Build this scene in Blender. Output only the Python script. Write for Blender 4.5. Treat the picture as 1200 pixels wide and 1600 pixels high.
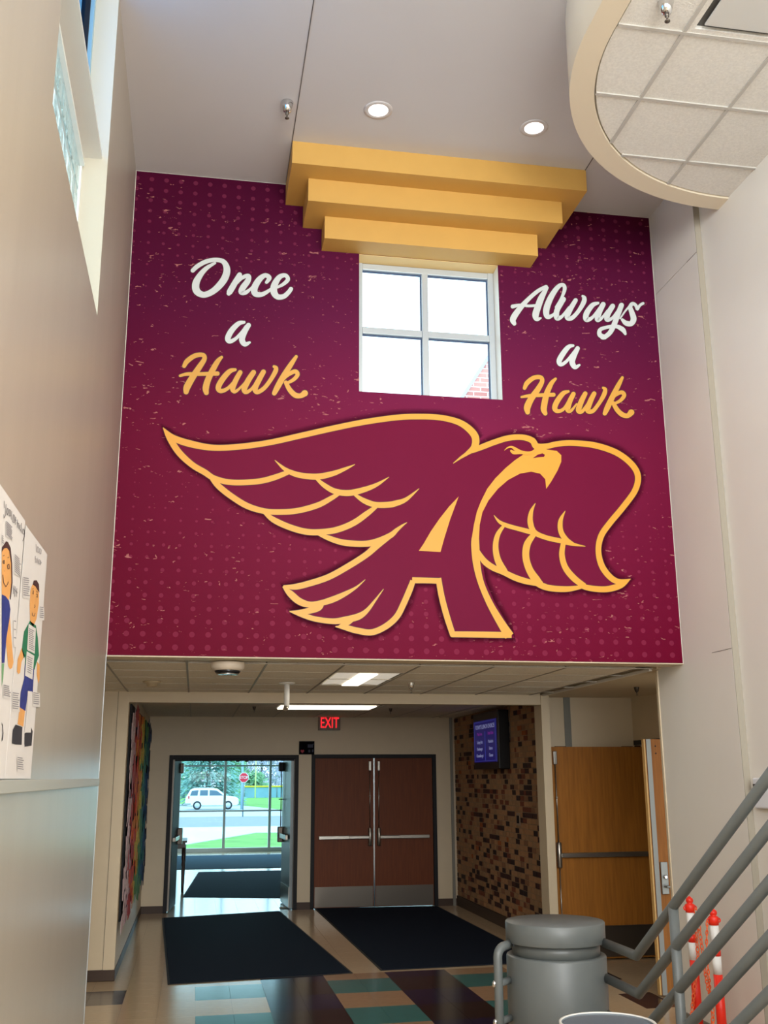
import bpy, bmesh, math, random
from mathutils import Vector, Matrix
random.seed(7)
C = bpy.context.scene.collection
for o in list(bpy.data.objects): bpy.data.objects.remove(o)
sc = bpy.context.scene
PI = math.pi
# ------------------------------------------------------------------ camera
HC = 1.862
YAW, PIT, ROL, FPX = math.radians(10.1628), math.radians(14.3776), math.radians(-0.31745), 1612.95
cy, sy, cp, sp, cr, sr = math.cos(YAW), math.sin(YAW), math.cos(PIT), math.sin(PIT), math.cos(ROL), math.sin(ROL)
FW = Vector((sy*cp, cy*cp, sp)); r0 = Vector((cy, -sy, 0)); u0 = r0.cross(FW)
RT = cr*r0 + sr*u0; UP = -sr*r0 + cr*u0
EYE = Vector((0, 0, HC))
cam_d = bpy.data.cameras.new('camera'); cam = bpy.data.objects.new('camera', cam_d); C.objects.link(cam)
cam_d.sensor_fit = 'VERTICAL'; cam_d.sensor_height = 36; cam_d.sensor_width = 27; cam_d.lens = FPX/1600*36
cam_d.clip_start = 0.05; cam_d.clip_end = 800
M = Matrix((RT, UP, -FW)).transposed().to_4x4(); M.translation = EYE
cam.matrix_world = M
sc.camera = cam
# ------------------------------------------------------------------ world, lights, exposure
sc.view_settings.view_transform = 'Standard'; sc.view_settings.look = 'None'
sc.view_settings.exposure = 0.0; sc.view_settings.gamma = 1; sc.view_settings.use_curve_mapping = False
w = bpy.data.worlds.new('world'); sc.world = w; w.use_nodes = True
bg = w.node_tree.nodes['Background']; bg.inputs[0].default_value = (0.80, 0.92, 1.0, 1); bg.inputs[1].default_value = 3.2
def area(name, loc, rot, sx, sy_, power, col=(1, 1, 1)):
    l = bpy.data.lights.new(name, 'AREA'); l.shape = 'RECTANGLE'; l.size = sx; l.size_y = sy_; l.energy = power; l.color = col
    o = bpy.data.objects.new(name, l); C.objects.link(o); o.location = loc; o.rotation_euler = rot
    return o
R = math.radians
area('daylight_lobby_windows', (1.6, -5.6, 3.9), (R(100), 0, 0), 4.0, 4.6, 800, (1.0, 0.99, 0.98))          # big lobby glazing behind the camera
area('fill_right_wall', (-1.2, -1.0, 5.5), (0, R(-80), 0), 2.0, 4.6, 430, (0.98, 0.99, 1.0))        # added fill for the right wall, outside an added unseen opening
area('daylight_vestibule', (1.5, 28.8, 1.6), (R(-90), 0, 0), 6, 3, 60, (0.76, 0.94, 1.0))               # sky light through the entrance glazing

# ------------------------------------------------------------------ helpers
def lin(c): return tuple(((v/255)/12.92 if v/255 <= 0.04045 else ((v/255+0.055)/1.055)**2.4) for v in c)
MATS = {}
def mat(name, rgb, rough=0.6, metal=0.0, noise=0.0, nscale=6, bump=0.0, bscale=60, emit=0, spec=0.5, stretch=None, coat=0):
    if name in MATS: return MATS[name]
    m = bpy.data.materials.new(name); m.use_nodes = True; nt = m.node_tree; b = nt.nodes['Principled BSDF']
    c = lin(rgb); b.inputs['Base Color'].default_value = (*c, 1); b.inputs['Roughness'].default_value = rough
    b.inputs['Metallic'].default_value = metal; b.inputs['Specular IOR Level'].default_value = spec
    if coat: b.inputs['Coat Weight'].default_value = coat; b.inputs['Coat Roughness'].default_value = 0.08
    if emit: b.inputs['Emission Color'].default_value = (*c, 1); b.inputs['Emission Strength'].default_value = emit
    tc = nt.nodes.new('ShaderNodeTexCoord'); mp = nt.nodes.new('ShaderNodeMapping'); nt.links.new(tc.outputs['Object'], mp.inputs[0])
    if stretch: mp.inputs['Scale'].default_value = stretch
    if noise:
        n = nt.nodes.new('ShaderNodeTexNoise'); n.inputs['Scale'].default_value = nscale; n.inputs['Detail'].default_value = 5
        nt.links.new(mp.outputs[0], n.inputs['Vector'])
        r = nt.nodes.new('ShaderNodeValToRGB'); r.color_ramp.elements[0].position = 0.3; r.color_ramp.elements[1].position = 0.7
        r.color_ramp.elements[0].color = (*[v*(1-noise) for v in c], 1); r.color_ramp.elements[1].color = (*[min(1, v*(1+noise)) for v in c], 1)
        nt.links.new(n.outputs['Fac'], r.inputs[0]); nt.links.new(r.outputs[0], b.inputs['Base Color'])
    if bump:
        n2 = nt.nodes.new('ShaderNodeTexNoise'); n2.inputs['Scale'].default_value = bscale; nt.links.new(mp.outputs[0], n2.inputs['Vector'])
        bp_ = nt.nodes.new('ShaderNodeBump'); bp_.inputs['Strength'].default_value = bump; bp_.inputs['Distance'].default_value = 0.01
        nt.links.new(n2.outputs['Fac'], bp_.inputs['Height']); nt.links.new(bp_.outputs[0], b.inputs['Normal'])
    MATS[name] = m; return m
def glass(name, tint, gloss=0.06):
    m = bpy.data.materials.new(name); m.use_nodes = True; nt = m.node_tree; nt.nodes.remove(nt.nodes['Principled BSDF'])
    t = nt.nodes.new('ShaderNodeBsdfTransparent'); t.inputs[0].default_value = (*tint, 1)
    g = nt.nodes.new('ShaderNodeBsdfGlossy'); g.inputs['Roughness'].default_value = 0.02
    mx = nt.nodes.new('ShaderNodeMixShader'); mx.inputs[0].default_value = gloss
    nt.links.new(t.outputs[0], mx.inputs[1]); nt.links.new(g.outputs[0], mx.inputs[2]); nt.links.new(mx.outputs[0], nt.nodes['Material Output'].inputs[0])
    return m
def box(bm, x0, x1, y0, y1, z0, z1, mi=0):
    v = [bm.verts.new((x, y, z)) for x in (x0, x1) for y in (y0, y1) for z in (z0, z1)]
    for f in ((0, 1, 3, 2), (4, 6, 7, 5), (0, 4, 5, 1), (2, 3, 7, 6), (0, 2, 6, 4), (1, 5, 7, 3)):
        bm.faces.new([v[i] for i in f]).material_index = mi
def tube(bm, pts, r, n=14, caps=True):
    pts = [Vector(p) for p in pts]; rs = r if isinstance(r, (list, tuple)) else [r]*len(pts); rings = []
    for i, p in enumerate(pts):
        a = pts[max(i-1, 0)]; b = pts[min(i+1, len(pts)-1)]
        d1 = (p-a).normalized() if i else (b-p).normalized(); d2 = (b-p).normalized() if i < len(pts)-1 else d1
        t = (d1+d2).normalized(); k = 1/max(0.3, t.dot(d1))
        up = Vector((0, 0, 1)) if abs(t.z) < 0.9 else Vector((1, 0, 0))
        if i and abs(t.dot(side0)) < 0.9: up = None
        if up is not None and i == 0: s = t.cross(up).normalized()
        else: s = (side0 - t*side0.dot(t)).normalized()
        side0 = s; q = t.cross(s)
        # mitre: stretch in bend plane
        bn = (d2-d1); bn = bn.normalized() if bn.length > 1e-4 else None
        ring = []
        for j in range(n):
            a_ = 2*PI*j/n; v = s*math.cos(a_)*rs[i] + q*math.sin(a_)*rs[i]
            if bn is not None: v += bn*(v.dot(bn))*(k-1)
            ring.append(bm.verts.new(p+v))
        rings.append(ring)
    for a, b in zip(rings, rings[1:]):
        for j in range(n): f = bm.faces.new((a[j], a[(j+1) % n], b[(j+1) % n], b[j])); f.smooth = True
    if caps: bm.faces.new(rings[0][::-1]); bm.faces.new(rings[-1])
def lathe(bm, prof, c=(0, 0, 0), n=32, axis='Z', smooth=True, mis=None):
    rings = []
    for (r, h) in prof:
        ring = []
        for j in range(n):
            a = 2*PI*j/n; x, y = r*math.cos(a), r*math.sin(a)
            p = (x, y, h) if axis == 'Z' else ((h, x, y) if axis == 'X' else (x, h, y))
            ring.append(bm.verts.new((c[0]+p[0], c[1]+p[1], c[2]+p[2])))
        rings.append(ring)
    for k, (a, b) in enumerate(zip(rings, rings[1:])):
        for j in range(n):
            f = bm.faces.new((a[j], a[(j+1) % n], b[(j+1) % n], b[j])); f.smooth = smooth
            if mis: f.material_index = mis[k]
    if prof[0][0] > 1e-4: bm.faces.new(rings[0][::-1])
    if prof[-1][0] > 1e-4: bm.faces.new(rings[-1])
def prism(bm, pts, ext, mi=0):
    """pts: 3-D polygon, ext: vector"""
    a = [bm.verts.new(p) for p in pts]; b = [bm.verts.new(Vector(p)+Vector(ext)) for p in pts]; n = len(pts)
    bm.faces.new(a).material_index = mi; bm.faces.new(b[::-1]).material_index = mi
    for i in range(n): bm.faces.new((a[i], b[i], b[(i+1) % n], a[(i+1) % n])).material_index = mi
def ball(bm, c, r, s=(1, 1, 1), u=14, v=9):
    m = bmesh.ops.create_uvsphere(bm, u_segments=u, v_segments=v, radius=r, matrix=Matrix.Translation(c) @ Matrix.Diagonal((*s, 1)))
    for f in {f for vv in m['verts'] for f in vv.link_faces}: f.smooth = True
def obj(name, bm, m, parent=None, bevel=0, fix=True, **props):
    if fix: bmesh.ops.recalc_face_normals(bm, faces=bm.faces)
    me = bpy.data.meshes.new(name); bm.to_mesh(me); bm.free()
    for x in (m if isinstance(m, (list, tuple)) else [m]): me.materials.append(x)
    o = bpy.data.objects.new(name, me); C.objects.link(o)
    if parent: o.parent = parent
    if bevel:
        b = o.modifiers.new('bevel', 'BEVEL'); b.width = bevel; b.segments = 2; b.limit_method = 'ANGLE'
    for k, v in props.items(): o[k] = v
    return o
def bx(name, m, x0, x1, y0, y1, z0, z1, parent=None, **kw):
    bm = bmesh.new(); box(bm, x0, x1, y0, y1, z0, z1); return obj(name, bm, m, parent, **kw)
def thing(name, label, cat, loc=(0, 0, 0), group=None):
    o = bpy.data.objects.new(name, None); C.objects.link(o); o['label'] = label; o['category'] = cat
    o.empty_display_size = 0.1
    if group: o['group'] = group
    return o
def tag(o, label, cat, group=None):
    o['label'] = label; o['category'] = cat
    if group: o['group'] = group
    return o
def struct(name):
    o = bpy.data.objects.new(name, None); C.objects.link(o); o['kind'] = 'structure'; return o
S = dict(kind='structure')
def shared(name, mesh, m, loc, parent=None, rot=None, scale=None, **props):
    o = bpy.data.objects.new(name, mesh); C.objects.link(o); o.location = loc
    if parent: o.parent = parent
    if rot: o.rotation_euler = rot
    if scale: o.scale = scale
    if m is not None:
        o.material_slots[0].link = 'OBJECT'; o.material_slots[0].material = m
    for k, v in props.items(): o[k] = v
    return o
def unit_mesh(name, sx, sy_, sz, m):
    bm = bmesh.new(); box(bm, -sx/2, sx/2, -sy_/2, sy_/2, -sz/2, sz/2); me = bpy.data.meshes.new(name); bmesh.ops.recalc_face_normals(bm, faces=bm.faces)
    bm.to_mesh(me); bm.free(); me.materials.append(m); return me
# survey of the photograph: image point -> point on a real plane of the building
def ray(x, y): return RT*((x-600)/FPX) - UP*((y-800)/FPX) + FW
def onY(x, y, Y): d = ray(x, y); return EYE + d*(Y/d.y)
def onX(x, y, X): d = ray(x, y); return EYE + d*(X/d.x)
def onZ(x, y, Z): d = ray(x, y); return EYE + d*((Z-HC)/d.z)

# ------------------------------------------------------------------ materials
m_wl = mat('paint_wall_left', (184, 175, 160), 0.33, noise=0.03, nscale=1.2, bump=0.10, bscale=3, stretch=(1, 3, 0.4), spec=0.6)
m_wall = mat('paint_cream', (230, 225, 215), 0.4, noise=0.02, nscale=1.5)
m_pier = mat('paint_tan', (205, 188, 158), 0.5, noise=0.02)
m_ceil = mat('paint_ceiling', (206, 204, 204), 0.8, noise=0.02, nscale=1)
m_seam = mat('seam_dark', (95, 88, 82), 0.9)
m_tile = mat('ceiling_tile', (232, 224, 208), 0.95, noise=0.10, nscale=70, bump=0.3, bscale=120)
m_tile2 = mat('ceiling_tile_white', (226, 224, 217), 0.95, noise=0.07, nscale=60, bump=0.35, bscale=110)
m_grid = mat('grid_bar', (196, 190, 178), 0.5)
m_grid2 = mat('grid_bar_white', (190, 187, 180), 0.5)
m_yel = mat('paint_yellow', (206, 160, 80), 0.55, noise=0.02)
m_yel2 = mat('paint_yellow_pale', (232, 196, 132), 0.55)
m_alu = mat('aluminium_frame', (190, 198, 202), 0.4, metal=0.3)
m_black = mat('black_frame', (24, 24, 28), 0.55, spec=0.25)
m_steel = mat('brushed_steel', (170, 165, 155), 0.32, metal=0.9, noise=0.08, nscale=30, stretch=(0.1, 1, 1))
m_steeld = mat('dark_steel', (105, 98, 90), 0.35, metal=0.8)
m_chrome = mat('chrome', (215, 215, 215), 0.12, metal=1)
m_base = mat('vinyl_base', (66, 50, 39), 0.5, spec=0.3)
m_grey = mat('grey_enamel', (96, 101, 100), 0.42, noise=0.02)
m_mat = mat('mat_carpet', (17, 28, 44), 0.95, spec=0.15, noise=0.25, nscale=90, bump=0.5, bscale=300, stretch=(1, 4, 1))
m_rub = mat('mat_rubber', (16, 18, 22), 0.7)
m_paper = mat('paper_white', (226, 222, 218), 0.8, noise=0.02, bump=0.15, bscale=5)
def wood(name, c, s=(14, 14, 0.8)):
    m = mat(name, c, 0.5, noise=0.16, nscale=3.5, stretch=s, bump=0.05, bscale=40, spec=0.25); return m
m_oak = wood('oak_veneer', (164, 106, 40)); m_cherry = wood('cherry_veneer', (108, 52, 18)); m_oakd = wood('oak_veneer_dark', (158, 98, 40)); m_oakl = mat('oak_edge', (216, 172, 104), 0.5)

# ------------------------------------------------------------------ floor
floor = bx('floor', mat('grout', (120, 108, 90), 0.6), -3.5, 7, -7, 29, -0.15, -0.0045, **S)
def vct(n, c): return mat(n, c, 0.16, noise=0.07, nscale=14, bump=0.02, bscale=4, spec=0.55, stretch=(1, 3, 1))
V = {k: vct('floor_'+k, c) for k, c in dict(beige=(196, 172, 140), tan=(160, 128, 100), teal=(52, 112, 112), black=(34, 24, 28), navy=(22, 22, 56), plum=(58, 44, 50)).items()}
ts = 0.61/2
tmesh = bpy.data.meshes.new('tile'); bm = bmesh.new()
g = 0.0009; h = ts/2-g; SH = 0.04
vs = [(-h, -h-SH*h), (h, -h+SH*h), (h, h+SH*h), (-h, h-SH*h)]
prism(bm, [(a, b, 0) for a, b in vs], (0, 0, -0.0045)); bmesh.ops.recalc_face_normals(bm, faces=bm.faces); bm.to_mesh(tmesh); bm.free(); tmesh.materials.append(V['beige'])
def tcol(x, y):
    yy = y; col = math.floor((x-1.30)/0.61+1e-6); row = math.floor((yy-9.85)/0.61+1e-6)
    if yy > 10.76: return 'beige'
    if col in (-1, 1): return 'navy' if row % 2 else 'black'
    if col in (0, 2): return 'teal' if row % 2 == 0 and yy < 10.46 else 'tan'
    if col == -2: return 'teal' if row % 2 == 0 and yy < 10.46 else 'beige'
    if col in (-4, -5) and row % 2 == 0: return 'plum' if 9.7 < yy < 10.46 else 'beige'
    if col == 4 and 9.85 < yy < 10.46: return 'plum'
    if col >= 4 and row == -2: return 'plum'
    return 'beige'
mats_q = [  # floor mats: corners front-left, front-right, back-right, back-left
 [onZ(262, 1539, 0), onZ(551, 1521, 0), onZ(437, 1424, 0), onZ(253, 1435, 0)],
 [onZ(595, 1517, 0), Vector((3.64, 10.98, 0)), onZ(684, 1416.5, 0), onZ(491, 1419.5, 0)],
 [onZ(285, 1402, 0), Vector((1.6, 17.4, 0)), Vector((1.95, 22.4, 0)), onZ(310, 1363, 0)],
 [Vector((-1.4, 23.2, 0)), Vector((3.9, 23.1, 0)), Vector((3.9, 27.0, 0)), Vector((-1.4, 27.1, 0))]]
def inquad(q, x, y, marg=0.32):
    n = 4
    for i in range(n):
        a, b = q[i], q[(i+1) % n]; e = (b-a); nn = Vector((-e.y, e.x, 0)).normalized()
        if (Vector((x, y, 0))-a).dot(nn) < marg: return False
    return True
nt_ = 0; rest = bmesh.new()
for i in range(-8, 13):
    for j in range(-8, 19):
        x = 1.30+ts*(i+0.5); y = 10.46+ts*(j+0.5); ys = y+SH*(x-1.3)
        if ys < 8.15 or ys > 16.1: continue
        if ys > 10.9 and (x < -0.85 or x > 4.1) and not (x < 4.95 and ys < 11.3): continue
        if any(inquad(q, x, ys) for q in mats_q[:2]): continue
        c = tcol(x, y)
        px = (ys > 8.3 and x > -1.1 and x < 4.95)
        if px and nt_ < 300: shared('tile', tmesh, V[c], (x, ys, 0), floor); nt_ += 1
        else:
            prism(rest, [(x+a, ys+b, 0) for a, b in vs], (0, 0, -0.0045))
for i in range(-9, 17):
    for j in range(-50, -8):
        x = 1.30+ts*(i+0.5); ys = 10.46+ts*(j+0.5)+SH*(x-1.3)
        if -7 < ys: prism(rest, [(x+a, ys+b, 0) for a, b in vs], (0, 0, -0.0045))
for i in range(-9, 14):
    for j in range(19, 60):
        x = 1.30+ts*(i+0.5); ys = 10.46+ts*(j+0.5)+SH*(x-1.3)
        if ys < 28.3: prism(rest, [(x+a, ys+b, 0) for a, b in vs], (0, 0, -0.0045))
obj('tile_field', rest, V['beige'], floor, fix=True, kind='stuff')

# ------------------------------------------------------------------ main walls
ZC = 6.6
def wall(name, m, boxes, **kw):
    bm = bmesh.new()
    for b in boxes: box(bm, *b)
    return obj(name, bm, m, **{**S, **kw})
wl = wall('wall_left', m_wl, [(-1.0, -0.65, -6, -3.5, 0, ZC), (-1.0, -0.65, -3.5, 1.5, 0, 4.43), (-1.0, -0.65, 1.5, 3.70, 0, ZC), (-1.0, -0.65, 3.70, 5.64, 0, 4.43), (-1.0, -0.65, 5.64, 7.6, 0, ZC)])  # opening behind the camera is added to admit the right-wall fill
MY = 7.6
wx0, wx1, wz0, wz1 = 1.167, 2.345, 4.82, 6.02
wb = wall('wall_back', m_wall, [(-1.0, wx0, MY, MY+0.28, 2.71, ZC+0.1), (wx1, 4.0, MY, MY+0.28, 2.71, ZC+0.1), (wx0, wx1, MY, MY+0.28, 2.71, wz0), (wx0, wx1, MY, MY+0.28, wz1, ZC+0.1)])
wr = wall('wall_right', m_wall, [(3.79, 4.1, -6, 6.83, 0, ZC), (3.74, 4.1, 6.83, 8.1, 0, 5.855), (3.74, 4.1, 6.83, 8.1, 5.86, ZC)])
bx('control_joint', m_seam, 3.7375, 3.75, 6.83, 7.12, 2.736, 2.7385, wr); bx('control_joint', m_seam, 3.7375, 3.75, 6.83, 7.0, 5.855, 5.8575, wr)
bx('trim_1', m_alu, -0.665, -0.648, 7.575, 7.603, 0.0, 2.71, **S)     # metal corner guard at the end of the glossy wall
bx('trim_2', m_pier, 3.732, 3.745, 8.07, 8.105, 0.0, 2.70, bevel=0.004, **S)
bx('return_shade_strip', mat('return_shade_beige', (158, 150, 134), 0.6), 3.741, 3.789, 6.822, 6.8295, 0.0, ZC, wr)  # darker beige paints shade onto the pilaster return face
# wall far behind the camera with its glazing openings
wall('wall_front', m_wall, [(-1.0, 4.1, -6.3, -6, 0, 1.2), (-1.0, -0.4, -6.3, -6, 1.2, ZC), (3.6, 4.1, -6.3, -6, 1.2, ZC), (-0.4, 3.6, -6.3, -6, 6.2, ZC)])
# main ceiling with two seams
ce = wall('ceiling', m_ceil, [(-1.2, 0.550, -6.3, MY, ZC, ZC+0.2), (0.554, 2.918, -6.3, MY, ZC, ZC+0.2), (2.922, 4.1, -6.3, MY, ZC, ZC+0.2), (-1.2, 4.1, -6.3, MY, ZC+0.05, ZC+0.2)])
bx('ceiling_joint', m_seam, 0.549, 0.555, -6, MY-0.6, ZC-0.003, ZC+0.01, ce); bx('ceiling_joint', m_seam, 2.917, 2.923, -6, MY-0.6, ZC-0.003, ZC+0.01, ce)
# glossy wall rail
bx('trim_3', mat('rail_metal', (190, 190, 180), 0.45, metal=0.1), -0.655, -0.632, 1.5, 7.46, 1.812, 1.857, bevel=0.003, **S)

# stepped yellow bulkhead over the window
st = struct('trim_4')
for (x0, x1, yf, z0, z1) in ((0.555, 2.925, 6.99, 6.41, ZC), (0.70, 2.778, 7.18, 6.215, 6.41), (0.856, 2.63, 7.39, 6.022, 6.215)):
    bx('tier', m_yel, x0, x1, yf, MY-0.002, z0, z1, st)
# window reveal lining
bm = bmesh.new(); box(bm, wx0, wx1, MY-0.001, 7.78, wz1-0.004, wz1+0.01); obj('window_head_reveal', bm, m_yel2, wb)

# ------------------------------------------------------------------ window over the mural
w1 = struct('window_1'); fy0, fy1 = 7.74, 7.80; fw = 0.05
for b in ((wx0, wx0+fw, wz0, wz1), (wx1-fw, wx1, wz0, wz1)): bx('frame_bar', m_alu, b[0], b[1], fy0, fy1, b[2], b[3], w1, bevel=0.004)
for z0, z1 in ((wz1-fw-0.01, wz1-0.005), (wz0, wz0+fw)): bx('frame_bar', m_alu, wx0+fw, wx1-fw, fy0, fy1, z0, z1, w1, bevel=0.004)
xm, zm = 1.745, 5.415
bx('mullion', m_alu, xm-0.026, xm+0.026, fy0-0.008, fy1, wz0+fw, wz1-fw-0.01, w1, bevel=0.004)
bx('transom', m_alu, wx0+fw, xm-0.026, fy0, fy1, zm-0.028, zm+0.028, w1, bevel=0.004); bx('transom', m_alu, xm+0.026, wx1-fw, fy0, fy1, zm-0.028, zm+0.028, w1, bevel=0.004)
m_glass = glass('window_glass', (0.93, 0.98, 1.0), 0.04)
m_gask = mat('gasket', (60, 80, 110), 0.6)
for a, b in ((wx0+fw, xm-0.026), (xm+0.026, wx1-fw)):
    for c, d in ((wz0+fw, zm-0.028), (zm+0.028, wz1-fw-0.01)):
        p = bx('pane', m_glass, a, b, 7.778, 7.782, c, d, w1)
        bx('gasket', m_gask, a, b, 7.765, 7.777, d-0.012, d, p); bx('gasket', m_gask, b-0.01, b, 7.765, 7.777, c, d-0.012, p)

# ------------------------------------------------------------------ clerestory in the left wall
w2 = struct('window_2')
def blockmat():
    m = mat('glass_block', (214, 236, 238), 0.12, noise=0.05, nscale=9, bump=0.8, bscale=14, spec=0.8)
    b = m.node_tree.nodes['Principled BSDF']; b.inputs['Transmission Weight'].default_value = 0.75; b.inputs['IOR'].default_value = 1.2; return m
m_blk = blockmat()
for k in range(10):
    for q in range(5):
        y0 = 3.72+k*0.19; z0 = 4.44+q*0.186
        if y0+0.186 < 5.64:
            bm = bmesh.new(); box(bm, -0.88, -0.80, y0, y0+0.184, z0, z0+0.18); obj('glass_block', bm, m_blk, w2, bevel=0.012)
m_mort = mat('block_mortar', (238, 240, 236), 0.8)
for q in range(6): bx('block_joint', m_mort, -0.87, -0.81, 3.70, 5.64, 4.43+q*0.186-0.004+0.004, 4.44+q*0.186, w2)
bx('block_trim', m_mort, -0.81, -0.775, 3.70, 5.60, 5.35, 5.372, w2)
bx('block_trim', m_mort, -0.81, -0.79, 5.60, 5.64, 4.43, 5.38, w2)
bx('bulkhead_beam', mat('beam_paint', (226, 226, 222), 0.5), -0.99, -0.683, 3.70, 5.64, 5.431, 5.452, w2)
bx('bulkhead_beam', m_wall, -0.99, -0.80, 3.70, 5.64, 5.372, 5.431, w2)
for y0, y1 in ((5.585, 5.64), (3.70, 3.755)): bx('frame_bar', mat('window_frame_blue', (150, 196, 220), 0.35, metal=0.3), -0.84, -0.785, y0, y1, 5.452, ZC, w2)
bx('frame_bar', m_black, -0.85, -0.80, 5.515, 5.535, 5.452, ZC, w2)
bx('pane', glass('clerestory_glass', (0.45, 0.72, 1.0), 0.05), -0.832, -0.828, 3.755, 5.585, 5.452, ZC, w2)
bm = bmesh.new(); box(bm, -1.0, -0.649, 5.638, 5.66, 4.43, ZC-0.001); obj('jamb_lining', bm, mat('jamb_paint', (196, 192, 176), 0.6), w2)

# ------------------------------------------------------------------ curved second-storey soffit
sf = struct('ceiling_soffit'); ZS = 6.06; CX, CY, RO, RI = 3.79, 4.82, 1.71, 1.555
def arc(r, n=40): return [(CX-r*math.cos(a), CY+r*math.sin(a)) for a in [PI/2*k/n for k in range(n+1)]]
outer = [(CX-RO, -6)]+arc(RO); inner = [(CX-RI, -6)]+arc(RI)
bm = bmesh.new(); n = len(outer)
vo = [[bm.verts.new((x, y, z)) for z in (ZS, ZC)] for x, y in outer]; vi = [[bm.verts.new((x, y, z)) for z in (ZS, ZS+0.10)] for x, y in inner]
for k in range(n-1):
    f = bm.faces.new((vo[k][0], vo[k+1][0], vo[k+1][1], vo[k][1])); f.smooth = True
    bm.faces.new((vo[k][0], vi[k][0], vi[k+1][0], vo[k+1][0]))
    f = bm.faces.new((vi[k][0], vi[k][1], vi[k+1][1], vi[k+1][0])); f.smooth = True
obj('curved_fascia', bm, mat('fascia_paint', (226, 214, 190), 0.5), sf)
bm = bmesh.new(); vv = [bm.verts.new((x, y, ZS+0.035)) for x, y in inner] + [bm.verts.new((CX, -6, ZS+0.035))]; bm.faces.new(vv)
obj('tile_backing', bm, m_grid2, sf)
def clip(poly, reg):
    out = poly
    for k in range(len(reg)):
        a, b = reg[k], reg[(k+1) % len(reg)]; inp = out; out = []
        s = lambda p: (b[0]-a[0])*(p[1]-a[1])-(b[1]-a[1])*(p[0]-a[0])
        for i in range(len(inp)):
            p, q = inp[i], inp[(i+1) % len(inp)]; sp_, sq = s(p), s(q)
            if sp_ <= 0: out.append(p)
            if (sp_ < 0) != (sq < 0) and abs(sp_-sq) > 1e-9:
                t = sp_/(sp_-sq); out.append((p[0]+t*(q[0]-p[0]), p[1]+t*(q[1]-p[1])))
        if len(out) < 3: return []
    return out
reg = [(CX-RI+0.012, -6)]+arc(RI-0.012)+[(CX, -6)]      # clockwise
diff = (2.65, 3.26, 4.155, 4.765)
for i in range(-1, 2):
    for j in range(-4, 4):
        x0 = 2.65+0.61*i; y0 = 4.765+0.61*j
        if (i, j) == (0, -1): continue
        t = 0.010; p = clip([(x0+t, y0+t), (x0+0.61-t, y0+t), (x0+0.61-t, y0+0.61-t), (x0+t, y0+0.61-t)], reg)
        if len(p) < 3: continue
        bm = bmesh.new(); prism(bm, [(a, b, ZS+0.012) for a, b in p], (0, 0, 0.015)); obj('ceiling_tile', bm, m_tile2, sf)
for x in (2.65, 3.26): bx('grid_bar', m_grid2, x-0.012, x+0.012, -3, CY+math.sqrt(max(0, (RI-0.01)**2-(CX-x)**2)), ZS+0.004, ZS+0.014, sf)
for y in (3.545, 4.155, 4.765, 5.385-0.01, 5.985): bx('grid_bar', m_grid2, CX-(math.sqrt((RI-0.01)**2-(y-CY)**2) if y > CY else RI-0.01), CX, y-0.012, y+0.012, ZS+0.003, ZS+0.013, sf)
ad = thing('air_diffuser', 'square white air diffuser set in the grid of the curved ceiling', 'air vent')
bm = bmesh.new(); x0, x1, y0, y1 = diff; x0 += .012; y0 += .012; x1 -= .012; y1 -= .012; e = 0.075
box(bm, x0, x1, y0, y0+0.035, ZS+0.008, ZS+0.03); box(bm, x0, x1, y1-0.035, y1, ZS+0.008, ZS+0.03); box(bm, x0, x0+0.035, y0+.035, y1-.035, ZS+0.008, ZS+0.03); box(bm, x1-0.035, x1, y0+.035, y1-.035, ZS+0.008, ZS+0.03)
obj('frame', bm, m_tile2, ad); bx('throat', mat('vent_dark', (90, 90, 88), 0.8), x0+.03, x1-.03, y0+.03, y1-.03, ZS+0.03, ZS+0.034, ad)
bx('face_plate', mat('vent_plate', (206, 206, 202), 0.5), x0+e, x1-e, y0+e, y1-e, ZS+0.0, ZS+0.012, ad, bevel=0.004)

# ------------------------------------------------------------------ passage under the mural
ZP = 2.71; PY = 10.87; BW = 3.94; DY = 15.9
pc = struct('ceiling_passage')
bx('edge_moulding', m_pier, -1.9, 3.745, MY+0.001, MY+0.20, ZP-0.008, ZP-0.001, pc)
bx('tile_backing', m_grid, -1.9, 4.95, MY+0.02, DY, ZP+0.045, ZP+0.09, pc)
tm = unit_mesh('ceiling_tile', 0.592, 0.597, 0.015, m_tile)
xs = [-0.09+0.605*k for k in range(-3, 8)]; ys_ = [7.43+0.61*k for k in range(1, 7)]
for i, x in enumerate(xs[:-2]):
    for y in ys_[:-1]:
        xc, yc = x+0.3025, y+0.305
        if xc > 3.7 or (abs(xc-1.42) < 0.1 and 8.6 < y < 9.5): continue
        yy = min(yc, PY-0.3); shared('ceiling_tile', tm, None, (xc, yc, ZP+0.008), pc)
for x in xs[:-1]:
    if x < 3.7: bx('grid_bar', mat('grid_bar_dull', (150, 142, 128), 0.5), x-0.008, x+0.008, 8.04 if x > 0 else 7.8, PY, ZP-0.004, ZP+0.006, pc)
for y in ys_: 
    if y < PY: bx('grid_bar', m_grid, -1.9, 3.68, y-0.005, y+0.005, ZP-0.002, ZP+0.006, pc)
bx('recess_soffit', m_pier, 3.70, 4.95, 8.0, 11.1, ZP-0.006, ZP+0.03, pc); bx('edge_bead', m_wall, 3.675, 3.705, 8.1, PY, ZP-0.012, ZP+0.01, pc)
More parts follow.
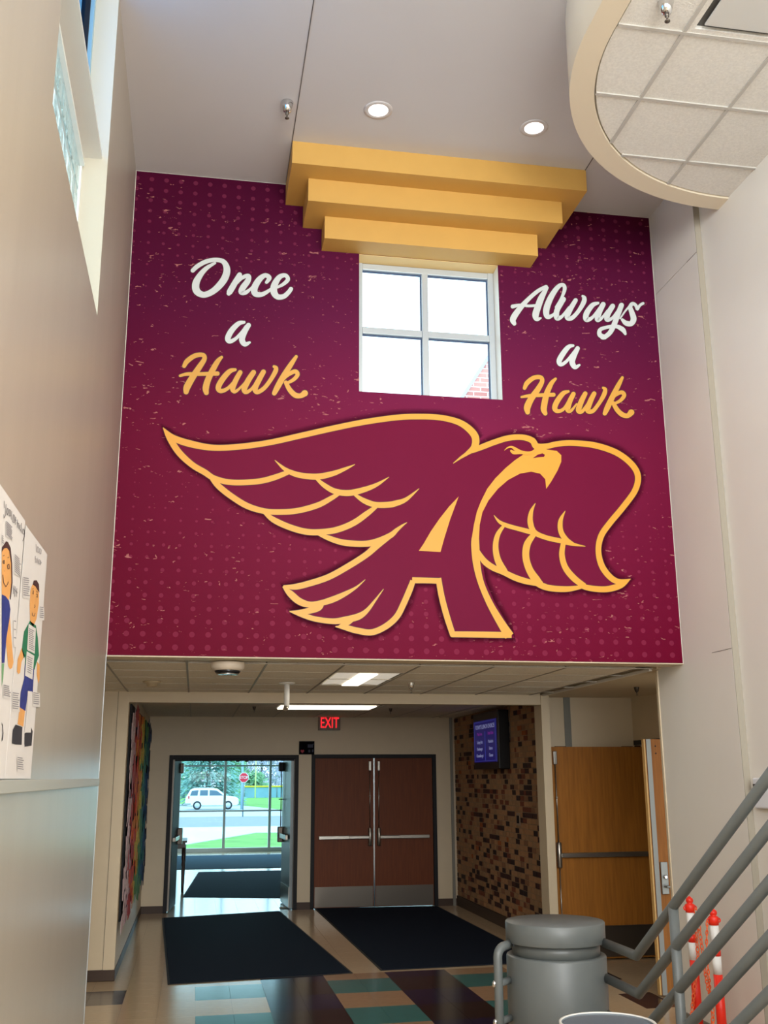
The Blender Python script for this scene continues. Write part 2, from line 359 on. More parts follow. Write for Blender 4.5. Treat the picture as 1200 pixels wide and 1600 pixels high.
# far bay ceiling
fc = struct('ceiling_entry'); ZF = 2.755
for i in range(-1, 8):
    for j in range(0, 8):
        xc, yc = -0.39+0.61*i, 11.4+0.61*j
        if xc < -0.75 or xc > 3.9 or yc > 15.9: continue
        if abs(yc-13.5) < 0.4 and 0.9 < xc < 2.4: continue
        w_ = 0.592
        shared('ceiling_tile', tm, None, (xc, yc, ZF-0.006), fc, scale=(0.62, 1, 1) if xc > 3.6 else None)
for i in range(0, 8): bx('grid_bar', m_grid, -0.695+0.61*i-0.008, -0.695+0.61*i+0.008, 11.1, DY, ZF-0.018, ZF-0.008, fc)
# piers, header, side walls
pl = wall('wall_pier_left', m_pier, [(-1.8, -0.79, PY, DY, 0.10, ZP+0.02), (-0.786, -0.68, PY-0.012, DY, 0.10, ZP+0.02)]); 
bx('seam_strip', m_seam, -0.79, -0.786, PY-0.004, PY+0.1, 0.1, ZP, pl)
bx('baseboard_left', m_base, -1.8, -0.672, PY-0.02, DY, 0, 0.10, bevel=0.006, **S)
wall('wall_header', m_pier, [(-0.68, 3.66, PY, PY+0.14, 2.605, ZP+0.05), ])
pr = wall('wall_pier_right', m_pier, [(3.66, 3.752, PY-0.012, 11.1, 0, ZP), (3.757, 3.80, 11.098, 11.16, 0, ZP)])
wall('wall_recess_back', m_pier, [(3.76, 5.0, 11.1, 11.25, 0, ZP+.05)])
bx('grey_stripe', mat('stripe_grey', (120, 120, 112), 0.6), 4.0, 4.075, 11.09, 11.0995, 0, ZP-0.006, pr)
wall('wall_recess_right', m_pier, [(4.8, 5.0, 8.1, 9.13, 0, ZP+.05), (4.8, 5.0, 11.05, 11.1, 0, ZP+.05), (4.8, 5.0, 9.13, 11.05, 2.18, ZP+.05), (6.2, 6.3, 8.1, 12.5, 0, 2.8), (5.0, 6.2, 8.1, 8.2, 0, 2.8), (5.0, 6.2, 12.4, 12.5, 0, 2.8), (5.0, 6.3, 8.1, 12.5, 2.75, 2.85)])
wall('wall_recess_left', m_pier, [(-1.9, -1.8, MY, PY, 0, ZP+.05), (-1.9, -0.66, 7.602, 7.66, 0, ZP)])
wd = wall('wall_entry', m_pier, [(-0.8, -0.37, DY, DY+0.15, 0, 3), (1.53, 1.723, DY, DY+0.15, 0, 3), (3.636, 4.0, DY, DY+0.15, 0, 3), (-0.37, 1.53, DY, DY+0.15, 2.18, 3), (1.723, 3.636, DY, DY+0.15, 2.18, 3)])
for a, b in ((-0.68, -0.37), (1.53, 1.723), (3.636, 3.93)): bx('baseboard', m_base, a, b, DY-0.012, DY, 0, 0.10, wd)
bx('trim_5', mat('angle_grey', (128, 124, 114), 0.5), 3.86, 3.90, DY-0.03, DY-0.001, 0, ZF, **S)
# brick wall: the big near bricks are parts, the small far ones joined
bw = wall('wall_brick', mat('mortar', (156, 132, 104), 0.9, noise=0.08, nscale=30), [(BW+0.004, BW+0.2, 11.26, DY+0.1, 0.14, ZP+0.05), ])
bx('baseboard_brick', m_base, BW-0.02, BW+0.1, 11.1, DY, 0, 0.14, **S)
BR = [mat('brick_'+n, c, 0.75, noise=0.12, nscale=25) for n, c in (('tan', (176, 132, 92)), ('buff', (164, 128, 92)), ('umber', (146, 104, 74)), ('russet', (124, 66, 42)), ('maroon', (66, 34, 28)), ('dark', (48, 28, 26)), ('orange', (168, 92, 44)))]
bl, bh, gj = 0.150, 0.055, 0.0095
bmesh_u = unit_mesh('brick', 0.012, 1, 1, BR[0])
farb = [bmesh.new() for _ in BR]; nb = 0; cand = []
for r_ in range(int((ZF-0.14)/(bh+gj))+1):
    z = 0.15+r_*(bh+gj); y = 11.36 + (0.0 if r_ % 2 else -0.09)
    while y < DY-0.05:
        run = random.random(); L = bl if run < 0.85 else bl*0.48
        k = random.choices(range(7), (36, 26, 9, 8, 10, 9, 1.2))[0]
        if z+bh < ZF-0.02: cand.append((y, z, L, k))
        y += L+gj
cand.sort(key=lambda c: c[0])
for n_, (y, z, L, k) in enumerate(cand):
    if n_ < 290: shared('brick', bmesh_u, BR[k], (BW+0.003-random.uniform(0, .003), y+L/2, z+bh/2), bw, scale=(1, L, bh))
    else: box(farb[k], BW-0.003-random.uniform(0, .002), BW+0.006, y, y+L, z, z+bh)
for k, b in enumerate(farb): obj('brick_field', b, BR[k], bw, kind='stuff')

# ------------------------------------------------------------------ doors
def push_hw(leaf, xa, xb, y, z=1.0, lx=None, top=2.10, ysgn=-1, half=0.45):
    """exit device on a leaf lying in a plane of constant y; xa = latch side"""
    s = 1 if xb > xa else -1
    bm = bmesh.new(); box(bm, min(xa+s*0.05, xb-s*0.06), max(xa+s*0.05, xb-s*0.06), y-0.045, y-0.008, z-0.025, z+0.025); obj('push_bar', bm, m_steel, leaf, bevel=0.006)
    m0 = xa+s*(abs(xb-xa)*0.42); bm = bmesh.new(); box(bm, min(xa+s*0.07, m0), max(xa+s*0.07, m0), y-0.062, y-0.044, z-0.02, z+0.02); obj('touch_pad', bm, m_steel, leaf, bevel=0.005)
    c = xa+s*0.055
    bm = bmesh.new(); lathe(bm, [(0.02, -0.13), (0.028, -0.12), (0.028, 0.12), (0.02, 0.13)], (c, y-0.035, z+0.005), 16); obj('latch_case', bm, m_steel, leaf)
    bm = bmesh.new(); tube(bm, [(c, y-0.03, z+0.12), (c, y-0.03, top-0.16)], 0.007, 8); obj('vertical_rod', bm, m_steel, leaf)
    bm = bmesh.new(); tube(bm, [(c, y-0.03, z-0.12), (c, y-0.03, 0.1)], 0.006, 8); 
    if lx: obj('vertical_rod', bm, m_steel, leaf)
    else: bm.free()
    bm = bmesh.new(); box(bm, c-0.02, c+0.02, y-0.045, y-0.002, top-0.17, top-0.03); obj('top_latch', bm, m_steel, leaf, bevel=0.006)
    bm = bmesh.new(); tube(bm, [(c, y-0.03, z+0.58), (c, y-0.03, z+0.60)], 0.013, 8); obj('rod_guide', bm, m_steel, leaf)
def frame(parent, x0, x1, z1, m, t=0.055, y0=DY-0.02, y1=DY+0.16):
    bx('frame_jamb', m, x0, x0+t, y0, y1, 0, z1, parent, bevel=0.003); bx('frame_jamb', m, x1-t, x1, y0, y1, 0, z1, parent, bevel=0.003)
    bx('frame_head', m, x0+t, x1-t, y0, y1, z1-t, z1, parent, bevel=0.003)
d2 = struct('door_2'); frame(d2, 1.723, 3.636, 2.19, m_black)
for xa, xb in ((2.665, 1.782), (2.69, 3.578)):
    lf = bx('door_leaf', m_cherry, min(xa, xb), max(xa, xb), DY+0.02, DY+0.065, 0.012, 2.1345, d2)
    push_hw(lf, xa, xb, DY+0.02, 0.99, top=2.12)
    bx('kick_plate', m_steeld, min(xa, xb)+0.01, max(xa, xb)-0.01, DY+0.014, DY+0.021, 0.02, 0.30, lf)
bm = bmesh.new(); box(bm, 2.667, 2.683, DY+0.005, DY+0.03, 0.01, 2.13); obj('meeting_strip', bm, m_chrome, d2)
d1 = struct('door_1'); frame(d1, -0.372, 1.53, 2.185, m_black)
bx('frame_stop', m_black, -0.317, 1.475, DY+0.05, DY+0.09, 2.10, 2.13, d1)
for x in (0.60, 0.735): bx('strike', m_black, x, x+0.05, DY+0.03, DY+0.06, 2.085, 2.12, d1)
# open right leaf swings away from us, seen almost edge-on: lies along +Y at x ~1.46
lr = bx('door_leaf', mat('leaf_grey', (120, 128, 130), 0.35, metal=0.3), 1.425, 1.468, DY+0.08, 16.88, 0.012, 2.12, d1, label='grey painted leaf swung wide open')
bx('hinge', mat('hinge_bronze', (140, 130, 120), 0.4, metal=0.6), 1.468, 1.50, DY+0.02, DY+0.08, 0.02, 2.12, lr)
bx('kick_plate', m_steel, 1.418, 1.425, DY+0.1, 16.86, 0.02, 0.30, lr)
bm = bmesh.new(); box(bm, 1.36, 1.40, DY+0.12, 16.80, 0.96, 1.03); obj('push_bar', bm, m_steel, lr, bevel=0.006)
bm = bmesh.new(); box(bm, 1.345, 1.425, 16.74, 16.83, 0.89, 1.12); obj('latch_case', bm, m_steeld, lr, bevel=0.012)
bm = bmesh.new(); tube(bm, [(1.395, 16.80, 1.1), (1.395, 16.80, 1.96)], 0.008, 8); obj('vertical_rod', bm, m_steel, lr)
bm = bmesh.new(); box(bm, 1.35, 1.425, 16.74, 16.86, 1.95, 2.09); obj('top_latch', bm, m_black, lr, bevel=0.012)
bm = bmesh.new(); box(bm, 1.36, 1.425, 16.78, 16.82, 1.52, 1.535); obj('rod_guide', bm, m_black, lr)
lr.matrix_world = Matrix.Translation((1.468, 15.98, 0)) @ Matrix.Rotation(R(3.2), 4, 'Z') @ Matrix.Translation((-1.468, -15.98, 0))
ll = bx('door_leaf', mat('leaf_dark', (40, 38, 38), 0.6, spec=0.2), -0.325, -0.285, DY+0.08, 16.88, 0.012, 2.12, d1, label='dark leaf folded back, seen edge on')
bx('hinge', mat('hinge_bronze', (140, 130, 120), 0.4, metal=0.6), -0.318, -0.29, DY+0.03, DY+0.08, 0.02, 2.12, ll)
bm = bmesh.new(); box(bm, -0.285, -0.235, DY+0.12, 16.80, 0.96, 1.02); obj('push_bar', bm, m_steel, ll, bevel=0.006)
bm = bmesh.new(); box(bm, -0.285, -0.23, 16.74, 16.84, 1.93, 2.08); obj('top_latch', bm, m_steeld, ll, bevel=0.01)
bm = bmesh.new(); box(bm, -0.285, -0.21, 16.72, 16.83, 0.88, 1.12); obj('latch_case', bm, m_steeld, ll, bevel=0.01)
ll.matrix_world = Matrix.Translation((-0.305, 15.98, 0)) @ Matrix.Rotation(R(-4.6), 4, 'Z') @ Matrix.Translation((0.305, -15.98, 0))
# oak pair swung out of the recess doorway
d3 = struct('door_3')
bx('frame_jamb', m_black, 4.79, 4.85, 11.037, 11.065, 0, 2.18, d3); bx('frame_jamb', m_black, 4.78, 4.85, 9.12, 9.17, 0, 2.18, d3); bx('frame_head', m_black, 4.78, 4.85, 9.18, 11.06, 2.185, 2.235, d3)
lf = bx('door_leaf', m_oak, 3.765, 4.868, 10.99, 11.035, 0.015, 2.165, d3, label='oak leaf standing open, broad face to the room')
push_hw(lf, 3.77, 4.88, 10.99, 1.045, lx=1, top=2.15)
bx('kick_plate', m_steeld, 3.83, 4.85, 10.984, 10.991, 0.03, 0.335, lf)
for xx in (3.85, 4.62): bx('screw_plate', mat('screw_dark', (80, 48, 24), 0.7), xx, xx+0.12, 10.992, 11.03, 2.165, 2.172, lf)
lf2 = bx('door_leaf', m_oakd, 4.055, 4.775, 9.13, 9.175, 0.015, 2.182, d3, label='oak leaf beside the column, lever side to the room')
bx('edge_band', m_oakl, 4.043, 4.056, 9.128, 9.177, 0.015, 2.182, lf2)
bx('astragal', mat('astragal_grey', (150, 148, 142), 0.5, metal=0.5), 4.064, 4.108, 9.120, 9.131, 0.015, 2.182, lf2)
bm = bmesh.new(); box(bm, 4.12, 4.185, 9.108, 9.13, 0.84, 1.11); tube(bm, [(4.15, 9.11, 0.905), (4.15, 9.06, 0.905), (4.26, 9.055, 0.90)], 0.011, 10); obj('lever_lock', bm, mat('lever_grey', (150, 148, 142), 0.4, metal=0.7), lf2, bevel=0.003)
bm = bmesh.new(); lathe(bm, [(0.018, 0), (0.018, -0.02), (0.012, -0.026)], (4.152, 9.108, 0.985), 14, axis='Y'); obj('key_cylinder', bm, m_chrome, lf2)
for z in (2.12, 2.055): 
    bm = bmesh.new(); lathe(bm, [(0.007, 0), (0.007, -0.003)], (4.155, 9.13, z), 10, axis='Y'); obj('screw', bm, m_black, lf2)

# ------------------------------------------------------------------ vestibule and its glazing
VY = 28.3
wall('wall_vestibule', m_wall, [(-1.65, -1.5, DY+.15, VY, 0, 3.1), (4.5, 4.65, DY+.15, VY, 0, 3.1), (-1.65, -0.8, DY, DY+.15, 0, 3.1), (4.0, 4.65, DY, DY+.15, 0, 3.1)])
wall('ceiling_vestibule', m_ceil, [(-1.65, 4.65, DY+.15, VY+.1, 3.0, 3.1)])
w3 = struct('window_3'); m_vg = glass('entrance_glass', (0.78, 0.95, 1.0), 0.006)
vx = [-1.5, -0.377, 0.80, 1.975, 3.15, 4.45]; vz = [0.03, 1.02, 2.16, 2.95]; q = 0.045
for x in vx: bx('mullion', m_alu, x-q/2-.01, x+q/2+.01, VY-0.08, VY+0.04, 0, 3.0, w3)
for z in vz:
    for a, b in zip(vx, vx[1:]): bx('transom', m_alu, a+.032, b-.032, VY-0.07, VY+0.03, z-(0.05 if z < .1 else 0.02), z+(0.07 if z < .1 else 0.02), w3)
for a, b in zip(vx, vx[1:]):
    for c, d in zip(vz, vz[1:]): bx('pane', m_vg, a+.032, b-.032, VY-0.01, VY, c+.02, d-.02, w3)

# ------------------------------------------------------------------ floor mats
def matt(q, label, name='entrance_mat', cm=None):
    t = thing(name, label, 'mat', group='dark entrance mats')
    bm = bmesh.new(); prism(bm, [(p.x, p.y, 0.0006) for p in q], (0, 0, 0.005)); obj('rubber_edge', bm, m_rub, t)
    c = sum(q, Vector())/4; bm = bmesh.new(); prism(bm, [(c.x+(p.x-c.x)*0.975, c.y+(p.y-c.y)*0.99, 0.0055) for p in q], (0, 0, 0.005)); obj('carpet', bm, cm or m_mat, t)
matt(mats_q[0], 'dark navy entrance mat in front of the open doorway'); matt(mats_q[1], 'dark navy entrance mat in front of the closed wooden doors')
matt(mats_q[2], 'dark navy mat with a slanted side just past the open doorway', cm=mat('mat_daylit', (40, 66, 90), 0.95, spec=0.15, noise=0.2, nscale=60)); matt(mats_q[3], 'wide mat paled blue-grey by painted haze along the foot of the entrance glazing', cm=mat('mat_daylit_haze', (58, 92, 120), 0.95, spec=0.15, noise=0.2, nscale=60))  # bluer, paler carpet colours paint daylight and haze onto these mats

# ------------------------------------------------------------------ mural
def muralmat():
    m = bpy.data.materials.new('mural_print'); m.use_nodes = True; nt = m.node_tree; b = nt.nodes['Principled BSDF']; L = nt.links.new
    b.inputs['Roughness'].default_value = 0.5; b.inputs['Specular IOR Level'].default_value = 0.05
    tc = nt.nodes.new('ShaderNodeTexCoord'); sep = nt.nodes.new('ShaderNodeSeparateXYZ'); L(tc.outputs['Object'], sep.inputs[0])
    def math_(op, a, b_=None, c=None):
        n = nt.nodes.new('ShaderNodeMath'); n.operation = op
        for i, v in enumerate((a, b_, c)):
            if v is None: continue
            if isinstance(v, (int, float)): n.inputs[i].default_value = v
            else: L(v, n.inputs[i])
        return n.outputs[0]
    def mix(f, a, b_):
        n = nt.nodes.new('ShaderNodeMix'); n.data_type = 'RGBA'
        if isinstance(f, (int, float)): n.inputs[0].default_value = f
        else: L(f, n.inputs[0])
        for i, v in ((6, a), (7, b_)):
            if isinstance(v, tuple): n.inputs[i].default_value = (*v, 1)
            else: L(v, n.inputs[i])
        return n.outputs[2]
    X, Z = sep.outputs[0], sep.outputs[2]
    # printed vertical blend: plum at the top, crimson at the foot, lighter round the middle with window reflection painted in
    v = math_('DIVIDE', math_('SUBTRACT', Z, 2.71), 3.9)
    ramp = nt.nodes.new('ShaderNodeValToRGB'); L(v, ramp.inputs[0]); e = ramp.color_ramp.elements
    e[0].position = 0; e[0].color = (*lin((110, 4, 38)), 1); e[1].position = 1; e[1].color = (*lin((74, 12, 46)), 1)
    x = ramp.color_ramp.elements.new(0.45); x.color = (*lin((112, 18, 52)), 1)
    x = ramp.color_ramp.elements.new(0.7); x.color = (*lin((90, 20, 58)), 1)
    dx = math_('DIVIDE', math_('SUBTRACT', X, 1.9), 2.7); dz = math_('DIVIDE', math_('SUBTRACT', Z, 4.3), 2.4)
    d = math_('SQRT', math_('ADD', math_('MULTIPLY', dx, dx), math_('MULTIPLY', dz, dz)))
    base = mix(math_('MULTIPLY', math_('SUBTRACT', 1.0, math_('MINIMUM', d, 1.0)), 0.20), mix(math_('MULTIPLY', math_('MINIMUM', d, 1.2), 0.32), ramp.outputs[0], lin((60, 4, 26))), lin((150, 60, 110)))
    # halftone dots, larger towards top-left and foot
    gx, gz = 0.116, 0.094
    row = math_('FLOOR', math_('DIVIDE', Z, gz)); sh = math_('MULTIPLY', math_('MODULO', row, 2), 0.0)
    fx = math_('SUBTRACT', math_('FRACT', math_('ADD', math_('DIVIDE', X, gx), sh)), 0.5); fz = math_('SUBTRACT', math_('FRACT', math_('DIVIDE', Z, gz)), 0.5)
    rr = math_('SQRT', math_('ADD', math_('POWER', math_('MULTIPLY', fx, gx), 2), math_('POWER', math_('MULTIPLY', fz, gz), 2)))
    size = math_('MULTIPLY', math_('MAXIMUM', math_('ABSOLUTE', math_('SUBTRACT', Z, 4.75)), 0.0), 0.0125)
    size = math_('SUBTRACT', size, 0.0035)
    dot = math_('LESS_THAN', rr, size)
    base = mix(math_('MULTIPLY', dot, 0.15), base, lin((190, 84, 120)))
    # printed scuffs
    mp = nt.nodes.new('ShaderNodeMapping'); mp.inputs['Scale'].default_value = (1, 1, 2.6); L(tc.outputs['Object'], mp.inputs[0])
    n1 = nt.nodes.new('ShaderNodeTexNoise'); n1.inputs['Scale'].default_value = 16; n1.inputs['Detail'].default_value = 3.0; n1.inputs['Roughness'].default_value = 0.55; n1.inputs['Distortion'].default_value = 0.7; L(mp.outputs[0], n1.inputs['Vector'])
    n2 = nt.nodes.new('ShaderNodeTexNoise'); n2.inputs['Scale'].default_value = 1.1; n2.inputs['Detail'].default_value = 2; L(mp.outputs[0], n2.inputs['Vector'])
    th = math_('ADD', n1.outputs['Fac'], math_('MULTIPLY', math_('SUBTRACT', n2.outputs['Fac'], 0.5), 0.18))
    base = mix(math_('MULTIPLY', math_('GREATER_THAN', th, 0.69), 0.8), base, lin((176, 112, 108)))
    L(base, b.inputs['Base Color']); return m
mural = thing('wall_mural', 'maroon printed mural with gold hawk emblem and script lettering around the upper window', 'mural')
bm = bmesh.new(); x0, x1, z0, z1 = -0.646, 3.736, 2.711, ZC-0.004
for b in ((x0, wx0, z0, z1), (wx1, x1, z0, z1), (wx0, wx1, z0, wz0), (wx0, wx1, wz1, z1)): box(bm, b[0], b[1], MY-0.0025, MY, b[2], b[3])
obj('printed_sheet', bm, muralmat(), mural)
m_gold = mat('print_gold', (222, 156, 44), 0.45); m_white = mat('print_white', (206, 212, 210), 0.45); m_dark = mat('print_dark', (66, 8, 26), 0.5); m_fill = mat('print_fill', (110, 20, 54), 0.5, noise=0.04, nscale=0.8, spec=0.06)
m_goldl = mat('print_gold_letter', (212, 156, 62), 0.45)
def cr_spline(p, n=7):
    out = []
    for i in range(len(p)-1):
        a, b, c, d = p[max(i-1, 0)], p[i], p[i+1], p[min(i+2, len(p)-1)]
        for k in range(n):
            t = k/n; out.append(tuple(0.5*((2*b[j])+(-a[j]+c[j])*t+(2*a[j]-5*b[j]+4*c[j]-d[j])*t*t+(-a[j]+3*b[j]-3*c[j]+d[j])*t**3) for j in range(len(b))))
    out.append(tuple(p[-1])); return out
def ribbon(bm, pts, org, k, grow=0, yo=0.003, caps=False, n=7):
    P = cr_spline([(q[0]/k+org[0], q[1]/k+org[1], q[2]/k+grow) for q in pts], n); prev = None
    for i, (x, y, w_) in enumerate(P):
        a, b = P[max(i-1, 0)], P[min(i+1, len(P)-1)]; dx, dy = b[0]-a[0], b[1]-a[1]; l = math.hypot(dx, dy) or 1
        nx, ny = -dy/l*w_/2, dx/l*w_/2
        v = (bm.verts.new(onY(x+nx, y+ny, MY-yo)), bm.verts.new(onY(x-nx, y-ny, MY-yo)))
        if prev: bm.faces.new((prev[0], prev[1], v[1], v[0]))
        prev = v
    if caps:
        for c in (P[0], P[-1]):
            bm.faces.new([bm.verts.new(onY(c[0]+math.cos(a)*c[2]/2, c[1]+math.sin(a)*c[2]/2, MY-yo-0.0002)) for a in [2*PI*j/14 for j in range(14)]])
def flat(bm, pts, org, k, yo): return bm.faces.new([bm.verts.new(onY(p[0]/k+org[0], p[1]/k+org[1], MY-yo)) for p in pts])
def word(strokes, org, k, m, label):
    strokes = [[(q[0], q[1], q[2]*0.88) for q in s] for s in strokes]
    bm = bmesh.new()
    for i_, s in enumerate(strokes): ribbon(bm, s, org, k, 0, 0.0055+0.0004*i_, True)
    o = obj('lettering', bm, m, mural, fix=False, label=label)
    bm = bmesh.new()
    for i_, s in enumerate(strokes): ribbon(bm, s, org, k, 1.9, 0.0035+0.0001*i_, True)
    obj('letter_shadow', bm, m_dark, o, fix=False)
O1, K1 = (260, 380), 1200/260
word([[(190,197,34),(225,165,36),(285,133,36),(350,120,34),(410,133,40),(436,185,54),(424,245,58),(385,302,56),(330,350,50),(268,372,48),(219,345,58),(213,290,58),(245,228,46),(292,178,34),(350,143,20)],
      [(528,228,40),(492,290,48),(458,348,48),(450,362,36)], [(462,345,18),(500,295,24),(545,250,30),(590,236,36),(588,270,46),(552,320,50),(540,352,44),(570,356,34),(606,330,22),(630,300,14)],
      [(722,282,26),(742,250,38),(712,232,36),(670,262,48),(636,320,54),(640,362,50),(685,370,38),(735,345,28),(775,312,18)],
      [(800,318,20),(842,296,28),(876,262,34),(858,232,32),(815,245,42),(780,300,54),(775,350,56),(800,385,46),(845,384,40),(880,355,36),(898,330,34)]], O1, K1, m_white, 'white script word Once')
word([[(560,570,24),(520,580,38),(470,630,46),(443,685,46),(458,708,36),(500,688,28),(545,640,24),(572,600,20)], [(592,592,40),(562,640,48),(545,695,48),(566,728,40),(600,716,20)]], O1, K1, m_white, 'white script letter a beneath the word Once')
HK = [[(128,886,32),(150,850,40),(205,812,38),(262,806,36),(274,835,38),(240,890,46),(190,965,52),(150,1035,56),(142,1072,42)], [(398,822,24),(368,855,40),(328,925,48),(298,990,50),(284,1045,52),(288,1078,40)],
      [(98,956,20),(150,944,28),(230,944,30),(300,942,32),(368,940,36)], [(496,912,24),(455,925,40),(402,985,46),(374,1042,44),(395,1066,36),(445,1045,28),(500,985,24)],
      [(532,932,38),(502,985,42),(478,1045,44),(492,1070,30),(525,1050,20),(565,1005,14)], [(628,932,42),(590,990,46),(562,1050,46),(575,1074,34),(615,1050,24),(660,985,20)],
      [(700,928,40),(668,985,44),(640,1045,46),(655,1074,36),(705,1045,34),(752,985,34),(786,925,38),(790,900,34),(776,890,24)],
      [(936,818,26),(898,875,40),(850,950,46),(805,1030,48),(778,1082,38)], [(832,1000,14),(870,955,28),(925,925,36),(946,948,34),(915,985,30),(868,1010,22)], [(862,1005,34),(888,1055,40),(928,1095,44),(968,1100,40),(998,1082,52)]]
word(HK, O1, K1, m_goldl, 'gold script word Hawk below Once a')
O2, K2 = (780, 420), 5.0
word([[(118,428,36),(108,392,54),(150,325,50),(220,245,38),(300,175,34),(366,140,32)], [(374,148,28),(330,225,54),(300,305,58),(284,362,58),(296,392,42),(325,385,16)], [(105,295,36),(165,283,24),(230,290,24),(300,285,24)],
      [(440,300,14),(488,225,24),(512,155,34),(494,124,32),(452,150,42),(400,230,52),(368,320,56),(376,372,46),(412,366,28),(455,325,16)],
      [(503,238,42),(482,270,46),(450,330,48),(452,384,46),(492,370,28),(545,300,18)], [(597,246,38),(552,322,46),(532,378,46),(568,384,38),(620,330,36),(660,262,42),(664,228,38),(652,214,22)],
      [(772,268,24),(728,285,42),(682,350,50),(682,396,46),(730,378,28),(795,290,22)], [(812,278,44),(780,342,50),(768,396,46),(802,384,26),(845,325,16)],
      [(886,292,44),(850,352,48),(842,396,42),(884,384,26),(932,318,20)], [(955,285,44),(922,370,48),(900,430,46),(868,495,42),(825,532,40),(806,533,42)],[(825,534,40),(786,515,42),(790,475,34),(850,455,30),(915,450,34),(965,475,42),(985,508,24)],
      [(962,398,26),(990,424,44),(1030,428,46),(1050,392,52),(1036,340,46),(1024,300,38),(1040,272,30),(1066,285,30),(1078,312,30)], [(1080,315,26),(1100,285,24),(1124,270,24)], [(945,388,14),(985,330,16),(1020,290,20)]], O2, K2, m_white, 'white script word Always')
word([[(578,600,22),(540,612,40),(494,670,48),(468,722,46),(484,748,34),(530,718,28),(590,640,20)], [(612,622,40),(582,682,50),(570,730,50),(592,768,40),(626,752,20)]], O2, K2, m_white, 'white script letter a beneath the word Always')
HK2 = [[(198,932,32),(218,892,42),(270,852,40),(322,848,38),(335,880,40),(300,945,50),(250,1015,56),(220,1080,60),(222,1120,42)], [(440,860,24),(408,895,40),(375,965,50),(358,1030,54),(348,1095,54),(360,1130,38)],
       [(174,1002,20),(235,992,30),(300,988,32),(370,986,34),(425,984,36)], [(540,958,24),(498,975,42),(450,1040,48),(434,1090,46),(460,1112,36),(510,1088,28),(568,985,22)],
       [(580,978,40),(550,1040,46),(536,1100,46),(562,1108,28),(605,1055,14)], [(672,975,40),(640,1040,48),(620,1105,48),(650,1112,32),(700,1040,20)],
       [(742,975,40),(710,1040,48),(692,1105,48),(732,1110,36),(782,1048,34),(818,985,40),(828,945,36),(812,930,22)], [(962,850,26),(930,912,42),(885,1000,48),(845,1085,50),(825,1130,38)],
       [(872,1035,14),(905,990,28),(955,965,36),(976,990,36),(945,1030,30),(895,1055,22)], [(892,1050,36),(920,1100,42),(960,1138,44),(1002,1148,42),(1032,1122,54)]]
word(HK2, O2, K2, m_goldl, 'gold script word Hawk below Always a')
OA, OB, K3 = (220, 620), (620, 620), 3.0
B = lambda L: [(p[0]+1200,)+tuple(p[1:]) for p in L]
OUT = [(104,144),(150,183),(220,213),(330,225),(450,222),(600,202),(750,169),(900,135),(1050,105)] + B([(0,83),(100,80),(200,84),(290,104),(350,140),(382,188),(384,230),(440,203),(520,180),(590,178),(640,190),(672,225),(740,207),(830,204),(930,214),(1035,248),(1108,302),(1144,368),(1130,445),(1072,528),(1012,598),(972,655),(958,722),(974,788),(1008,836),(1040,857),(1095,854),(1050,898),(980,916),(900,910),(860,900),(800,914),(720,910),(665,892),(600,880),(545,862),(500,836),(450,815),(405,785),(415,860),(455,955),(510,1050),(553,1131),(255,1127),(215,1020),(192,930),(183,876),(86,876),(50,975),(0,1050)]) + [(1150,1093),(1080,1120),(1010,1113),(914,1077),(958,1064),(900,1068),(820,1056),(740,1032),(698,1006),(780,990),(815,986),(780,988),(730,972),(692,940),(666,890),(780,865),(880,830),(980,777),(1060,725),(1104,695),(1050,702),(970,698),(900,680),(840,652),(780,648),(700,625),(620,585),(575,543),(500,523),(425,484),(360,430),(318,370),(290,362),(230,325),(170,270),(125,200)]
emb = bmesh.new()
from mathutils.geometry import tessellate_polygon
def poly_tess(bm, pts2, org, k, yo, holes=()):
    loops = [pts2, *holes]; allp = [p for l in loops for p in l]
    vs_ = [bm.verts.new(onY(p[0]/k+org[0], p[1]/k+org[1], MY-yo)) for p in allp]
    for t in tessellate_polygon([[Vector((p[0], p[1], 0)) for p in l] for l in loops]):
        try: bm.faces.new([vs_[i] for i in t])
        except ValueError: pass
poly_tess(emb, OUT, OA, K3, 0.0042)
emblem = obj('hawk_emblem', emb, m_fill, mural, fix=False, label='spread-winged hawk head and letter A outlined in gold')
# soft printed halo round the emblem
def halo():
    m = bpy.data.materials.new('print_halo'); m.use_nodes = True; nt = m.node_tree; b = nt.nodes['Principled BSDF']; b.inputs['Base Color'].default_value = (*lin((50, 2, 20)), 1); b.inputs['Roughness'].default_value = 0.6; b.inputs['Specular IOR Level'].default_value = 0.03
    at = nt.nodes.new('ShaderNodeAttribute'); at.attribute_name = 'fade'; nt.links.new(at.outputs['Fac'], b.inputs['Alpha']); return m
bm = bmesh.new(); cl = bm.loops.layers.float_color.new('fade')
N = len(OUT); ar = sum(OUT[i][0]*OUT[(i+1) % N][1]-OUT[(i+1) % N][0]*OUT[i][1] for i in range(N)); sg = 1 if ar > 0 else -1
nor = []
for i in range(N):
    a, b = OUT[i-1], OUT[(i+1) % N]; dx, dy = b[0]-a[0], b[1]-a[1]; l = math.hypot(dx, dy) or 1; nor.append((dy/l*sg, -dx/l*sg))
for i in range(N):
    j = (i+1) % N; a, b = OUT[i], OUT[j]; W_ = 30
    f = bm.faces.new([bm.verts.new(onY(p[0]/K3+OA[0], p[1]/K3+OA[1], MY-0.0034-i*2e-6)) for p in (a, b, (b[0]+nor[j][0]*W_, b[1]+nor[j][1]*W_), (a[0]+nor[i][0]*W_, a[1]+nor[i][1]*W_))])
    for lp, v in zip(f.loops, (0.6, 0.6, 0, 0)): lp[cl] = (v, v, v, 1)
obj('printed_halo', bm, halo(), emblem, fix=False)
